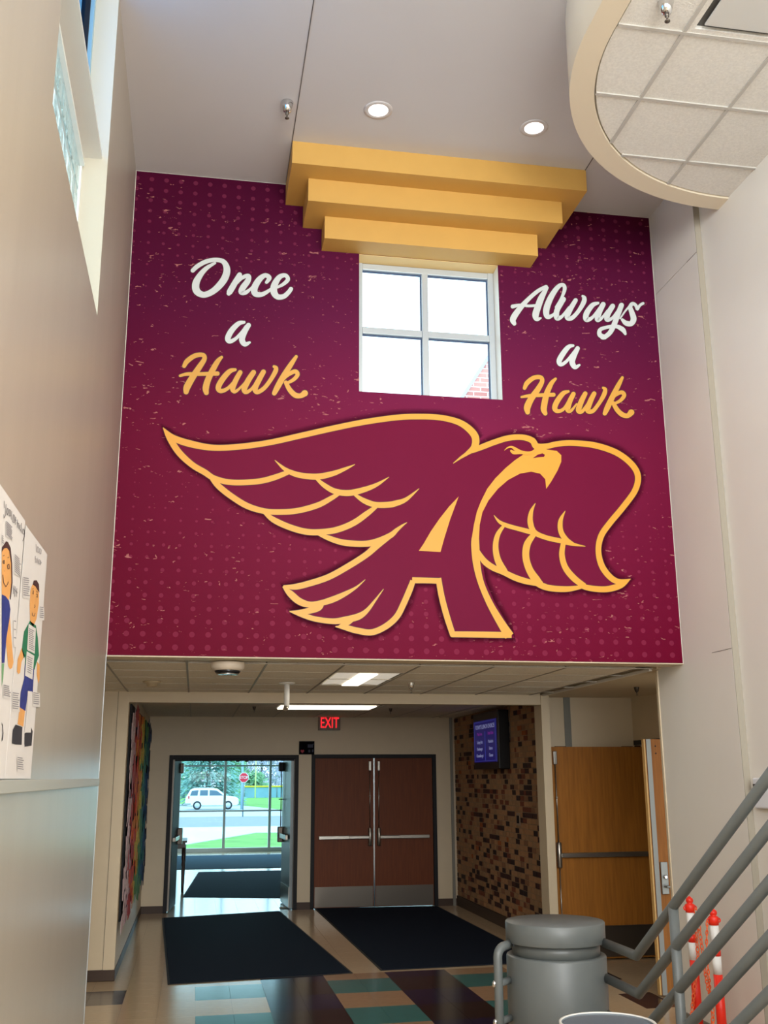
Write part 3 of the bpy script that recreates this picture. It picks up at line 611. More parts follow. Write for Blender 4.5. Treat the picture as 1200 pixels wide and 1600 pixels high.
G = [[(104,144,2),(150,190,26),(220,217,32),(330,238,28),(450,235,27),(600,215,26),(750,182,26),(900,148,26),(1050,118,26)]+B([(0,97,26),(100,93,26),(200,97,26),(285,117,28),(338,150,32),(368,190,34),(364,235,32),(330,265,18),(300,285,11),(264,312,2)]),
 B([(350,255,20),(400,235,26),(460,212,26),(525,193,26),(590,190,26),(635,205,28),(655,232,30),(700,232,26),(760,220,26),(830,217,26),(930,228,28),(1028,261,28),(1098,313,28),(1130,370,28),(1117,438,28),(1060,518,28),(1000,590,28),(958,652,28),(945,720,26),(960,790,28),(998,843,28),(1040,866,24),(1097,854,2)]),
 B([(1095,854,2),(1050,884,26),(980,902,28),(900,896,26),(850,880,20)]), B([(880,888,14),(800,901,26),(720,897,28),(670,882,26),(640,862,18)]), B([(700,884,14),(620,868,26),(560,850,28),(500,822,26),(450,800,28),(410,770,28),(380,725,20),(366,690,10)]),
 B([(455,555,2),(480,585,14),(515,603,20),(560,616,20),(620,632,22),(640,640,16)]), B([(505,600,12),(474,645,22),(463,700,26),(472,760,30),(500,815,34),(520,832,20)]),
 B([(650,498,2),(630,540,18),(626,590,26),(646,635,24),(700,660,22),(770,676,22),(820,690,16),(884,701,2)]), B([(645,642,22),(612,690,32),(605,750,32),(622,810,34),(655,860,38),(680,878,20)]),
 B([(790,534,2),(768,580,20),(769,630,24),(794,670,24),(835,693,10)]), B([(782,678,22),(774,740,26),(790,800,28),(830,850,30),(880,888,26)]),
 [(104,144,2),(135,195,26),(180,262,30),(240,318,28),(300,354,28),(340,380,26),(400,398,26),(470,402,26),(560,395,26),(630,377,26),(700,350,20)],
 [(314,358,8),(340,390,24),(372,425,28),(430,470,28),(500,512,28),(580,536,26),(660,540,26),(740,533,26),(830,508,26),(895,474,22),(938,448,14)],
 [(565,530,8),(620,575,26),(700,612,28),(780,633,28),(860,633,28),(930,620,28),(1000,590,28),(1060,548,26),(1112,508,14)],
 [(820,640,6),(870,658,22),(920,676,26),(970,686,28),(1050,689,28),(1110,678,30),(1170,650,26)]+B([(0,624,18),(28,602,9),(48,589,2)]),
 [(628,297,2),(670,335,16),(710,357,24),(760,370,26),(830,374,28),(900,360,24),(960,337,14),(1004,317,2)], [(822,382,12),(860,415,22),(910,443,26),(970,451,28),(1030,440,26),(1100,415,18),(1164,376,2)],
 [(1002,458,12),(1048,488,24),(1100,506,26),(1160,506,28),(1200,498,26),(1245,480,18),(1305,430,2)],
 [(1175,655,10),(1110,695,30),(1060,738,28),(980,790,28),(880,845,28),(780,878,28),(720,891,26),(668,889,10)], [(666,889,6),(700,922,30),(742,958,32),(790,974,28),(840,968,26),(900,950,28),(955,925,22),(1010,893,10),(1052,857,2)],
 [(697,1006,3),(760,1008,24),(830,990,30),(850,965,20)], [(697,1006,3),(760,1024,22),(820,1042,24),(900,1052,26),(960,1045,30),(1020,1030,30),(1060,1002,20),(1100,952,10),(1138,901,2)],
 [(912,1077,3),(960,1082,24),(1010,1095,28),(1080,1104,28),(1145,1078,28),(1200,1030,28)]+B([(34,965,28),(60,905,28),(76,862,24)]), [(925,1078,6),(965,1060,26),(1000,1040,14)],
 B([(72,860,28),(140,861,26),(208,863,26)]), B([(195,850,26),(209,930,27),(232,1020,28),(264,1120,26)]), B([(255,1113,27),(350,1114,28),(470,1116,28),(538,1117,26)]),
 B([(368,660,34),(368,700,38),(374,780,34),(394,870,28),(434,965,30),(482,1050,36),(528,1122,44)])]
bm = bmesh.new()
for i_, s in enumerate(G): ribbon(bm, s, OA, K3, 0, 0.0076+0.0001*i_)
BEAK4 = [(878,116),(862,128),(800,172),(740,222),(690,270),(640,340),(600,420),(582,480)]; O4 = (600, 680)
# beak + throat polygon in the emblem's own survey (x4 crop), throat continues down the leg of the A
beak = [(875,118),(820,155),(760,205),(695,270),(645,335),(605,415),(580,480),(562,560),(549,642),(594,642),(598,560),(615,482),(653,408),(712,335),(775,280),(850,240),(920,228),(975,240),(1008,275),(1014,335),(1045,290),(1085,220),(1108,165),(1108,125),(1080,98),(1020,90),(975,75),(945,75),(938,95),(915,108)]
nost = [(930,143),(960,122),(990,113),(1006,122),(1000,136),(965,138)]
poly_tess(bm, beak, O4, 4.0, 0.0072, [nost])
ribbon(bm, [(752,95,2),(775,77,9),(800,74,13),(820,86,20),(850,102,20),(885,112,22),(920,108,16),(945,92,14)], O4, 4, 0, 0.0110); ribbon(bm, [(795,98,14),(812,108,22),(850,112,12),(885,116,6)], O4, 4, 0, 0.0112, True)
tri = [(1490,467),(1445,515),(1400,572),(1360,630),(1325,690),(1303,722),(1405,727),(1422,665),(1450,575)]
poly_tess(bm, tri, OA, K3, 0.0062)
obj('gold_outline', bm, m_gold, emblem, fix=False)
bm = bmesh.new()
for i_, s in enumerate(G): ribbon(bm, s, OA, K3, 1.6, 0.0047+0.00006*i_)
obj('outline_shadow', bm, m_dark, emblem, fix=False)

# ------------------------------------------------------------------ posters on the glossy wall
PXL = -0.6455
def pf(bm, pts, k, org, dx): return poly_x(bm, [(p[0]/k+org[0], p[1]/k+org[1]) for p in pts], dx)
def poly_x(bm, pts, dx):
    P = [onX(x, y, -0.65) for x, y in pts]; vs_ = [bm.verts.new((PXL+dx, p.y, p.z)) for p in P]
    for t in tessellate_polygon([[Vector((p.y, p.z, 0)) for p in P]]): 
        try: bm.faces.new([vs_[i] for i in t])
        except ValueError: pass
def line_x(bm, a, b, wz, dx):
    p, q_ = onX(*a, -0.65), onX(*b, -0.65); vs_ = [bm.verts.new((PXL+dx, s.y, s.z+h_)) for s, h_ in ((p, -wz), (q_, -wz), (q_, wz), (p, wz))]; bm.faces.new(vs_)
m_ink = mat('ink_grey', (150, 146, 150), 0.8); m_inkd = mat('ink_dark', (50, 42, 56), 0.8); m_skin = mat('crayon_skin', (232, 168, 96), 0.8, noise=0.05, nscale=20)
m_navy = mat('crayon_navy', (36, 50, 130), 0.8, noise=0.2, nscale=25); m_green = mat('crayon_green', (22, 120, 82), 0.8, noise=0.12, nscale=25); m_shoe = mat('crayon_black', (44, 44, 52), 0.8, noise=0.1); m_hair = mat('crayon_brown', (70, 36, 36), 0.8, noise=0.1); m_lime = mat('crayon_lime', (120, 168, 120), 0.8)
F1, F0 = 10/3, (0, 760)
seamY = 0.5*(onX(35, 840, -0.65).y+onX(17, 1100, -0.65).y); tY = onX(72, 867, -0.65).y
def poster(label, y0, y1):
    t = thing('paper_poster', label, 'poster', group='drawn figure posters')
    bm = bmesh.new(); vv = [(PXL, y0, 1.862), (PXL, y1, 1.862), (PXL, y1-0.02, 2.775), (PXL, y0, 2.765)]; prism(bm, vv, (-0.0008, 0, 0)); obj('paper_sheet', bm, m_paper, t); return t
def art(t, name, m, polys, dx=0.001):
    for p in polys:
        bm = bmesh.new(); pf(bm, p, F1, F0, dx); obj(name, bm, m, t, fix=False)
def texts(t, blocks, m=m_ink, name='printed_note', sl=0.45):
    for (x0, x1, y0, y1, n_) in blocks:
        bm = bmesh.new(); pf(bm, [(x0-2, y0-4), (x1+2, y0-4+(x1-x0)*sl), (x1+2, y1+6+(x1-x0)*sl*.6), (x0-2, y1+6)], F1, F0, 0.0016); o = obj(name, bm, m_paper, t, fix=False)
        bm = bmesh.new()
        for i in range(n_):
            yy = y0+(y1-y0)*i/n_; e_ = random.uniform(0.75, 1)
            line_x(bm, (x0/F1, yy/F1+760), ((x0+(x1-x0)*e_)/F1, (yy+(x1-x0)*e_*sl)/F1+760), 0.0018, 0.0024)
        obj('text_lines', bm, m, o, fix=False)
def pen(t, m, strokes, name='pen_drawing', w_=1.0, dx=0.0022):
    bm = bmesh.new()
    for s in strokes:
        for a, b in zip(s, s[1:]):
            (x0, y0), (x1, y1) = a, b; l = math.hypot(x1-x0, y1-y0) or 1; nx, ny = -(y1-y0)/l*w_, (x1-x0)/l*w_
            pf(bm, [(x0+nx, y0+ny), (x1+nx, y1+ny), (x1-nx, y1-ny), (x0-nx, y0-ny)], F1, F0, dx)
    obj(name, bm, m, t, fix=False, kind='stuff')
p2 = poster('white paper poster of a drawn boy in green shirt and black shoes', seamY+0.001, tY+0.02)
p1 = poster('white paper poster of a drawn figure in a blue shirt, cut by the photo edge', 2.55, seamY-0.001)
art(p2, 'drawn_face', m_skin, [[(150,550),(153,530),(165,505),(185,505),(196,550),(195,610),(183,690),(165,732),(150,710),(147,620)]])
art(p2, 'drawn_hair', m_hair, [[(163,512),(168,490),(182,488),(195,510),(197,552),(188,540),(176,520)]], 0.0016)
art(p2, 'drawn_shirt', m_green, [[(148,700),(180,725),(190,790),(196,880),(182,920),(172,955),(122,930),(124,885),(116,895),(106,848),(118,755)]])
art(p2, 'drawn_trousers', m_navy, [[(122,925),(170,950),(163,1070),(138,1070),(124,1170),(94,1150),(100,1070),(118,1000)]], 0.0014)
art(p2, 'drawn_limb', m_skin, [[(106,840),(120,880),(104,915),(97,970),(88,978),(80,965),(84,900)], [(186,912),(200,930),(199,1005),(192,1028),(184,980)], [(95,1142),(123,1165),(114,1252),(84,1238)]])
art(p2, 'drawn_shoe', m_shoe, [[(72,1240),(108,1253),(104,1346),(70,1344),(53,1338),(58,1268)], [(120,1288),(152,1250),(162,1275),(156,1350),(120,1356)]], 0.0016)
art(p2, 'pasted_note', m_paper, [[(140,715),(178,740),(172,872),(132,850)], [(130,858),(170,882),(160,1006),(121,985)], [(136,1065),(158,1068),(152,1282),(118,1282),(130,1170)]], 0.0020)
texts(p2, [(140, 170, 740, 850, 11), (133, 160, 885, 975, 8)], sl=0.5); 
texts(p2, [(112, 146, 475, 575, 9), (198, 220, 628, 690, 6), (56, 92, 1075, 1165, 8), (165, 198, 1075, 1140, 6), (82, 116, 1412, 1480, 6)], sl=0.15)
pen(p2, m_inkd, [[(160,545),(166,543),(164,562),(161,552)], [(178,562),(185,560),(186,578),(180,574)], [(158,658),(160,672),(168,676),(174,660)], [(172,615),(174,628),(168,632)], [(160,535),(165,530)], [(180,545),(188,552)]])
pen(p2, m_ink, [[(178,300),(183,345)], [(186,312),(184,338),(192,345),(194,322),(186,312)], [(198,322),(197,348),(204,352),(206,330),(198,322)], [(175,362),(176,395),(182,396),(183,378),(176,375)], [(187,372),(188,400)], [(194,380),(192,402),(198,402),(200,384),(194,380)], [(203,385),(202,408),(208,392)]], 'handwriting', 0.9)
art(p1, 'drawn_face', m_skin, [[(0,335),(14,318),(30,318),(42,338),(50,400),(50,500),(44,560),(34,600),(0,560)]])
art(p1, 'drawn_hair', m_hair, [[(0,318),(12,300),(22,285),(32,290),(46,320),(54,400),(56,500),(46,590),(42,586),(50,500),(48,400),(38,335),(26,320),(12,322),(0,340)]], 0.0016)
art(p1, 'drawn_shirt', m_navy, [[(0,562),(20,572),(38,596),(45,640),(40,690),(24,790),(14,918),(0,920)]], 0.0014)
art(p1, 'drawn_limb', m_skin, [[(42,675),(55,840),(62,915),(55,945),(44,952),(34,935),(26,850),(22,800)]])
art(p1, 'drawn_trousers', m_lime, [[(0,922),(13,922),(8,1000),(0,1042)]])
art(p1, 'drawn_shoe', m_shoe, [[(0,1228),(6,1245),(9,1285),(6,1318),(0,1330),(0,1318),(4,1285),(3,1250),(0,1240)]])
texts(p1, [(22, 55, 182, 255, 8), (67, 98, 355, 450, 9), (0, 8, 255, 300, 4)], sl=1.0); texts(p1, [(8, 46, 1035, 1095, 6), (62, 74, 700, 830, 3)], sl=0.25)
pen(p1, m_inkd, [[(5,388),(11,384),(12,402),(6,400),(5,388)], [(28,410),(36,404),(38,428),(30,430),(28,410)], [(4,460),(8,500),(20,523),(31,505),(33,495)], [(5,362),(12,358)], [(28,372),(36,368)], [(10,440),(12,440)]], w_=1.4)
# hand lettered headline along the top edge
pen(p1, m_inkd, [[(12,75),(12,112)], [(21,92),(18,150),(10,165),(8,145)], [(28,112),(24,135),(28,150),(34,120),(28,112)], [(38,120),(36,150),(44,155),(44,125),(38,120)], [(50,128),(50,172)], [(60,145),(56,185),(64,190),(66,155),(60,145)], [(72,158),(70,200)], [(68,172),(76,178)], [(82,172),(80,215)], [(78,188),(86,192)], [(88,190),(88,220)], [(94,200),(92,222),(98,228)], [(102,190),(100,235),(106,240)], [(110,220),(108,245),(116,250),(118,232),(110,220)], [(120,240),(118,262),(108,285)]], 'handwriting', 1.0)
pen(p1, m_ink, [[(62,515),(60,560)], [(70,520),(66,575)], [(78,530),(76,575)], [(60,530),(82,555)]], 'handwriting', 1.3)

# ------------------------------------------------------------------ paper collage on the passage wall
col = thing('paper_collage', 'rainbow collage of overlapping paper strips in a dark frame along the passage wall', 'artwork')
bx('backing_board', mat('board_black', (24, 24, 28), 0.8), -0.676, -0.66, 11.05, 15.65, 0.50, 2.60, col)
RB = [mat('paper_c%d' % i, c, 0.85, noise=0.25, nscale=8) for i, c in enumerate(((206, 180, 182), (190, 150, 158), (170, 60, 62), (196, 70, 44), (206, 120, 40), (196, 168, 62), (88, 138, 84), (38, 112, 112), (34, 82, 128), (26, 44, 78)))]
pm = unit_mesh('paper_strip', 0.003, 1, 1, RB[0])
for i in range(17):
    for j in range(15):
        f = i/16; yc = 11.12+(4.4)*f; z = 0.52+0.138*j+random.uniform(-.03, .03)+(0.06 if i % 2 else 0)
        if random.random() < 0.04: continue
        k = min(9, max(0, int((f**0.75)*9.5+random.uniform(-0.9, 0.9))))
        shared('paper_strip', pm, RB[k], (-0.648+random.uniform(0, .012), yc+random.uniform(-.06, .06), z), col, rot=(random.uniform(-.25, .25), random.uniform(-.06, .06), random.uniform(-.06, .06)), scale=(1, random.uniform(.2, .30), random.uniform(.15, .22)))

# ------------------------------------------------------------------ pedestal, railing, stairs, bin
ped = thing('newel_pedestal', 'round grey metal pedestal with a separate thick cap at the end of the handrails', 'pedestal'); pc_ = (1.98, 5.80, 0)
bm = bmesh.new(); lathe(bm, [(0.27, 0), (0.27, 0.912), (0.266, 0.92), (0.24, 0.922)], pc_, 64); obj('drum', bm, m_grey, ped)
bm = bmesh.new(); lathe(bm, [(0.238, 0.915), (0.238, 0.992)], pc_, 64); obj('neck', bm, mat('grey_enamel_dark', (88, 92, 90), 0.4), ped)
bm = bmesh.new(); lathe(bm, [(0.24, 0.985), (0.266, 0.985), (0.27, 0.99), (0.27, 1.086), (0.266, 1.091), (0.0001, 1.091)], pc_, 64); obj('cap', bm, m_grey, ped)
rail = thing('stair_railing', 'grey tubular railing of sloping pipes rising beside the stairs from the pedestal', 'railing')
SL = 0.617; PR = 0.0235; RX = 2.2
for i, z in enumerate((1.275, 1.100, 0.920, 0.740, 0.560)):
    zv = z-(5.22-4.76)*SL; ye = 2.1
    pts = [(RX, 5.645, zv), (RX, 5.22, zv), (RX, ye, zv+(5.22-ye)*SL)] if zv > 0.3 or True else []
    bm = bmesh.new(); tube(bm, pts, PR, 20); obj('rail', bm, m_grey, rail)
bm = bmesh.new(); tube(bm, [(RX, 4.76, 0.16), (RX, 4.76, 1.275)], PR, 20); obj('post', bm, m_grey, rail)
bm = bmesh.new(); tube(bm, [(RX, 2.6, 1.5), (RX, 2.6, 1.275+(4.76-2.6)*SL)], PR, 20); obj('post', bm, m_grey, rail)
gd = thing('guard_loop', 'short grey pipe loop with dome-ended bolts standing on the open side of the pedestal', 'railing')
lx, ly = 1.622, 5.70; pts = [(lx, ly, 0), (lx, ly, 0.93)]
for k in range(1, 7): a = PI/2*k/6; pts.append((lx+0.05*(1-math.cos(a)), ly+0.03*(1-math.cos(a)), 0.93+0.05*math.sin(a)))
pts.append((1.712, 5.79, 0.98)); bm = bmesh.new(); tube(bm, pts, PR, 18); obj('post', bm, m_grey, gd)
for z in (0.80, 0.615):
    bm = bmesh.new(); tube(bm, [(lx, ly, z), (1.712, 5.79, z)], 0.019, 14); obj('cross_pipe', bm, m_grey, gd)
    bm = bmesh.new(); ball(bm, (lx-0.024, ly-0.004, z), 0.013, (1, 1, 1.3)); obj('dome_bolt', bm, m_chrome, gd)
sts = struct('stairs'); m_tr = mat('stair_rubber', (92, 92, 90), 0.6)
for k in range(11): bx('step', m_tr, 2.27, 3.785, 5.05-0.275*(k+1), 5.05-0.275*k+0.02, 0 if k < 1 else 0.17*k-0.05, 0.17*(k+1), sts)
bn = thing('waste_bin', 'round grey waste bin with a flat lid and pale rim in front of the pedestal', 'bin'); bc = (1.716, 4.415, 0)
bm = bmesh.new(); lathe(bm, [(0.17, 0), (0.195, 0.86), (0.196, 0.872), (0.188, 0.872), (0.186, 0.86), (0.165, 0.02), (0.0001, 0.02)], bc, 56); obj('bin_shell', bm, mat('bin_grey', (110, 118, 124), 0.5), bn)
bm = bmesh.new(); lathe(bm, [(0.188, 0.866), (0.198, 0.866), (0.198, 0.876), (0.188, 0.876), (0.188, 0.866)], bc, 56); obj('rim', bm, mat('rim_pale', (226, 224, 216), 0.4), bn)
bm = bmesh.new(); lathe(bm, [(0.1865, 0.80), (0.1865, 0.866), (0.17, 0.869), (0.0001, 0.872)], bc, 56); obj('lid', bm, mat('lid_grey', (96, 106, 116), 0.5), bn)

# ------------------------------------------------------------------ stanchions and chain
m_red = mat('stanchion_red', (236, 44, 22), 0.4); m_wht = mat('stanchion_white', (232, 232, 228), 0.45); m_or = mat('chain_orange', (244, 104, 46), 0.45)
def stanchion(x, y, H, label):
    t = thing('crowd_stanchion', label, 'stanchion', group='chained plastic stanchions')
    r = 0.030; sc_ = H/1.015
    bm = bmesh.new(); lathe(bm, [(0.165, 0), (0.165, 0.018), (0.12, 0.03), (0.045, 0.045), (0.04, 0.07)], (x, y, 0), 28); obj('base', bm, m_red, t)
    for i, (a, b, m) in enumerate(((0.06, 0.588, m_red), (0.588, 0.705, m_wht), (0.705, 0.76, m_red), (0.76, 0.91, m_wht))):
        bm = bmesh.new(); lathe(bm, [(r+0.003 if a < .5 else r, a*sc_), (r, b*sc_)], (x, y, 0), 24); obj('pole_band', bm, m, t)
    bm = bmesh.new(); lathe(bm, [(r+.002, .905*sc_), (r+.004, .93*sc_), (r+.006, .955*sc_), (r-.002, .962*sc_), (.018, .966*sc_), (.024, .975*sc_), (.027, .985*sc_), (.022, 1.0*sc_), (.008, 1.01*sc_), (.002, 1.016*sc_)], (x, y, 0), 24); obj('cap', bm, m_red, t)
    bm = bmesh.new(); pts = [(x-.03-.018*math.sin(a), y, (.935+.014*math.cos(a))*sc_) for a in [PI*k/8 for k in range(9)]]; tube(bm, pts, 0.005, 8); pts = [(2*x-p[0], p[1], p[2]) for p in pts]; tube(bm, pts, 0.005, 8); obj('hook', bm, m_red, t)
a1 = onY(1079, 1430, 7.4); a2 = onY(1116, 1450, 6.95)
stanchion(a1.x, 7.4, 1.015, 'orange and white plastic stanchion nearer the oak doors'); stanchion(a2.x, 6.95, 0.985, 'orange and white plastic stanchion farther from the oak doors, half behind the railing')
def chain(paths, label):
    bm = bmesh.new()
    for P in paths:
        P = [onY(x, y, Y) for x, y, Y in P]; k = 0; step = 0.028
        for a, b in zip(P, P[1:]):
            L_ = (b-a).length; n_ = max(1, int(L_/step)); d = (b-a)/L_
            s = Vector((1, 0, 0)) if abs(d.x) < .8 else Vector((0, 0, 1)); s = (s-d*s.dot(d)).normalized(); u = d.cross(s)
            for i in range(n_):
                c = a+d*(L_*(i+0.5)/n_); k += 1; e1 = (s if k % 2 else u)
                e1 = (e1+0.4*(u if k % 2 else s)).normalized(); tube(bm, [c+d*(0.019*math.cos(t))+e1*(0.010*math.sin(t)) for t in [2*PI*j/8 for j in range(9)]], 0.0038, 5, caps=False)
    return tag(obj('safety_chain', bm, m_or), label, 'chain')
chain([[(1087,1420,7.36),(1088,1465,7.36),(1091,1495,7.36),(1083,1560,7.34),(1079,1610,7.34)]], 'orange plastic chain hanging straight down beside the stanchion nearer the oak doors')
chain([[(1092,1446,7.30),(1098,1490,7.25),(1102,1520,7.2),(1107,1548,7.1),(1110,1555,7.0),(1108,1530,6.9),(1105,1500,6.9),(1104,1475,6.9),(1105,1440,6.9)]], 'orange plastic chain looped in a deep U between the two stanchions')
chain([[(1113,1575,6.88),(1114,1590,6.88),(1112,1620,6.88)]], 'loose end of orange chain at the foot of the half-hidden stanchion')
bx('baseboard_right', mat('base_grey', (128, 122, 112), 0.5), 3.725, 3.74, 6.83, 8.1, 0, 0.12, **S)

# ------------------------------------------------------------------ television, signs, small wall things
tv = thing('wall_television', 'black television high on the brick wall showing a blue lunch menu', 'television')
bx('casing', mat('tv_black', (12, 13, 15), 0.35), 3.79, BW-0.002, 12.98, 14.2, 1.95, 2.69, tv, bevel=0.01)
bx('screen', mat('screen_blue', (26, 22, 130), 0.3, emit=0.25), 3.784, 3.79, 13.06, 14.16, 2.04, 2.585, tv)
def text(body, size, m, parent, loc, rot, name='lettering', ext=0.001, align='CENTER', sx=1):
    c = bpy.data.curves.new(name, 'FONT'); c.body = body; c.size = size; c.extrude = ext; c.align_x = align; c.align_y = 'CENTER'; c.materials.append(m)
    o = bpy.data.objects.new(name, c); C.objects.link(o); o.location = loc; o.rotation_euler = rot; o.scale = (sx, 1, 1)
    me = bpy.data.meshes.new_from_object(o.evaluated_get(bpy.context.evaluated_depsgraph_get())); n_ = o.name
    bpy.data.objects.remove(o); me.materials.clear(); me.materials.append(m)
    o = bpy.data.objects.new(name, me); C.objects.link(o); o.location = loc; o.rotation_euler = rot; o.scale = (sx, 1, 1); o['kind'] = 'stuff'
    if parent: o.parent = parent
    return o
m_tw = mat('screen_white', (170, 175, 220), 0.5, emit=0.25); m_tp = mat('screen_pink', (150, 60, 170), 0.5, emit=0.25); m_tl = mat('screen_line', (80, 90, 200), 0.5, emit=0.25)
TR = (R(90), 0, R(-90))
text("TODAY'S LUNCH CHOICES", 0.078, m_tw, tv, (3.782, 13.60, 2.50), TR)
for yy, rows in ((13.86, (("Main Line", m_tp), ("Turkey Pot", m_tw), ("Hamburger", m_tw), ("Cheeseburger", m_tw))), (13.32, (("Snack Line", m_tp), ("Mandarin", m_tw), ("Entree", m_tw), ("Cheese", m_tw)))):
    for i, (s, m) in enumerate(rows): text(s, 0.062, m, tv, (3.782, yy, 2.41-0.088*i-(0.02 if i else 0)), TR)
bx('divider', m_tl, 3.781, 3.784, 13.585, 13.595, 2.06, 2.44, tv)
for b in ((13.09, 14.13, 2.565, 2.57), (13.09, 14.13, 2.055, 2.06), (13.09, 13.095, 2.06, 2.565), (14.125, 14.13, 2.06, 2.565)): bx('screen_border', m_tl, 3.7815, 3.784, *b, tv)
cbm = bmesh.new(); tube(cbm, [(BW-0.01, 12.93, 2.72), (BW-0.012, 12.92, 2.5), (BW-0.01, 12.935, 2.3)], 0.006, 8); tag(obj('television_cable', cbm, mat('cable_grey', (110, 105, 98), 0.6)), 'thin grey cable running down the brick wall beside the television', 'cable')
ex = thing('exit_sign', 'small exit sign with glowing red letters above the doors', 'sign')
bx('housing', mat('exit_housing', (120, 108, 96), 0.5), 1.815, 2.15, DY-0.05, DY-0.002, 2.545, 2.752, ex, bevel=0.006)
text('EXIT', 0.225, mat('exit_red', (255, 30, 40), 0.5, emit=1.6), ex, (1.985, DY-0.053, 2.65), (R(90), 0, 0), sx=0.62, ext=0.002)
fl = thing('dark_flyer', 'small dark flyer with a red heart stuck above the strip between the two doorways', 'flyer')
bx('sheet', mat('flyer_black', (10, 10, 14), 0.9, spec=0.1), 1.53, 1.762, DY-0.026, DY-0.022, 2.19, 2.385, fl)
bm = bmesh.new(); hp = [(0, -0.028), (0.026, 0.0), (0.026, 0.018), (0.013, 0.026), (0, 0.014), (-0.013, 0.026), (-0.026, 0.018), (-0.026, 0)]; prism(bm, [(1.58+a, DY-0.0275, 2.235+b) for a, b in hp], (0, 0.001, 0)); obj('heart', bm, mat('heart_red', (150, 16, 40), 0.6), fl)
for a, b, c, d in ((1.66, 1.74, 2.29, 2.34), (1.67, 1.70, 2.22, 2.26), (1.725, 1.75, 2.225, 2.265), (1.735, 1.75, 2.33, 2.35)): bx('print_patch', mat('flyer_blue', (34, 38, 66), 0.6), a, b, DY-0.0275, DY-0.026, c, d, fl)
sw = thing('wall_outlet', 'small square outlet plate set into the brick wall', 'outlet')
bx('plate', mat('plate_tan', (160, 136, 112), 0.5), BW-0.014, BW-0.006, 12.63, 12.78, 1.27, 1.42, sw, bevel=0.003); bx('socket', m_black, BW-0.018, BW-0.012, 12.66, 12.75, 1.30, 1.39, sw)
th = thing('wall_thermostat', 'white wall controller box on the pale wall behind the top handrail', 'thermostat')
bx('case', mat('plastic_white', (226, 228, 232), 0.4), 3.755, 3.79, 6.42, 6.74, 1.64, 1.84, th, bevel=0.01); bx('display', m_black, 3.752, 3.757, 6.66, 6.73, 1.705, 1.80, th)

# ------------------------------------------------------------------ ceiling fittings
m_dl = mat('lamp_glow', (255, 244, 240), 0.5, emit=1.5)
for x, y, lb in ((1.14, 6.505, 'round recessed downlight nearer the sprinkler in the high ceiling'), (2.335, 6.52, 'round recessed downlight nearer the curved soffit')):
    t = thing('recessed_downlight', lb, 'ceiling light', group='round downlights in the high ceiling')
    bm = bmesh.new(); lathe(bm, [(0.072, ZC-0.001), (0.080, ZC-0.007), (0.105, ZC-0.005), (0.107, ZC-0.0005)], (x, y, 0), 36); obj('trim_ring', bm, mat('ring_white', (206, 202, 200), 0.4), t)
    bm = bmesh.new(); lathe(bm, [(0.073, ZC-0.004), (0.0001, ZC-0.0035)], (x, y, 0), 36); obj('lamp_lens', bm, m_dl, t)
    l = bpy.data.lights.new('downlight', 'SPOT'); l.energy = 30; l.spot_size = R(100); l.spot_blend = 0.6; l.shadow_soft_size = 0.06; l.color = (1, 0.93, 0.85)
    o = bpy.data.objects.new('downlight', l); C.objects.link(o); o.location = (x, y, ZC-0.03)
def sprinkler(x, y, z, label, s=1.0, m=m_chrome):
    t = thing('fire_sprinkler', label, 'sprinkler', group='ceiling sprinklers')
    bm = bmesh.new(); lathe(bm, [(0.045*s, z-0.001), (0.045*s, z-0.008*s), (0.036*s, z-0.04*s), (0.026*s, z-0.075*s), (0.014*s, z-0.078*s)], (x, y, 0), 24); obj('escutcheon', bm, m, t)
    bm = bmesh.new(); lathe(bm, [(0.012*s, z-0.07*s), (0.012*s, z-0.10*s), (0.006*s, z-0.102*s), (0.006*s, z-0.125*s), (0.016*s, z-0.128*s), (0.016*s, z-0.132*s), (0.003*s, z-0.134*s)], (x, y, 0), 16); obj('nozzle', bm, m_steeld, t)
sprinkler(0.475, 6.53, ZC, 'chrome sprinkler beside the seam of the high ceiling', 1.0)
sprinkler(2.44, 4.55, ZS+0.012, 'chrome sprinkler in the curved ceiling, at the top edge of the photo', 1.0)
sprinkler(1.95, 9.5, ZP, 'bright chrome sprinkler in the low passage ceiling beside the lit troffer', 0.75)
m_sd = mat('sprinkler_dark', (70, 60, 52), 0.4, metal=0.6)
sprinkler(4.26, 9.70, ZP-0.006, 'dark sprinkler above the oak doors', 0.6, m_sd)
sprinkler(0.72, 13.5, ZF-0.014, 'tiny dark sprinkler in the dim ceiling over the open doorway', 0.55, m_sd); sprinkler(2.53, 13.7, ZF-0.014, 'tiny dark sprinkler in the dim ceiling over the closed doors', 0.55, m_sd)
def troffer(name, label, x0, x1, y0, y1, z, power, lamp=True):
    t = thing(name, label, 'ceiling light')
    bx('troffer_frame', mat('troffer_white', (226, 220, 206), 0.5), x0, x1, y0, y1, z+0.012, z+0.03, t)
    bm = bmesh.new(); xa, xb = x0+0.02, x1-0.02; xc = (x0+x1)/2
    for s in (-1, 1):
        pts = [(xc+s*0.08, z-0.0), (xc+s*0.14, z+0.010), (xc+s*(xb-xc)*0.98, z+0.002)]
        for a, b in zip(pts, pts[1:]): bm.faces.new([bm.verts.new(p) for p in ((a[0], y0+.02, a[1]), (b[0], y0+.02, b[1]), (b[0], y1-.02, b[1]), (a[0], y1-.02, a[1]))])
    obj('reflector', bm, mat('reflector_lit', (240, 232, 216), 0.4, emit=0.45), t)  # own glow stands in for lamp light falling on the reflector
    bx('diffuser', mat('diffuser_glow', (255, 244, 226), 0.5, emit=2.4), xc-0.08, xc+0.08, y0+0.04, y1-0.04, z-0.012, z-0.002, t, bevel=0.005)
    area(name+'_light', (xc, (y0+y1)/2, z-0.03), (0, 0, 0), 0.4, y1-y0-.1, power*1.8, (1, 0.90, 0.74))
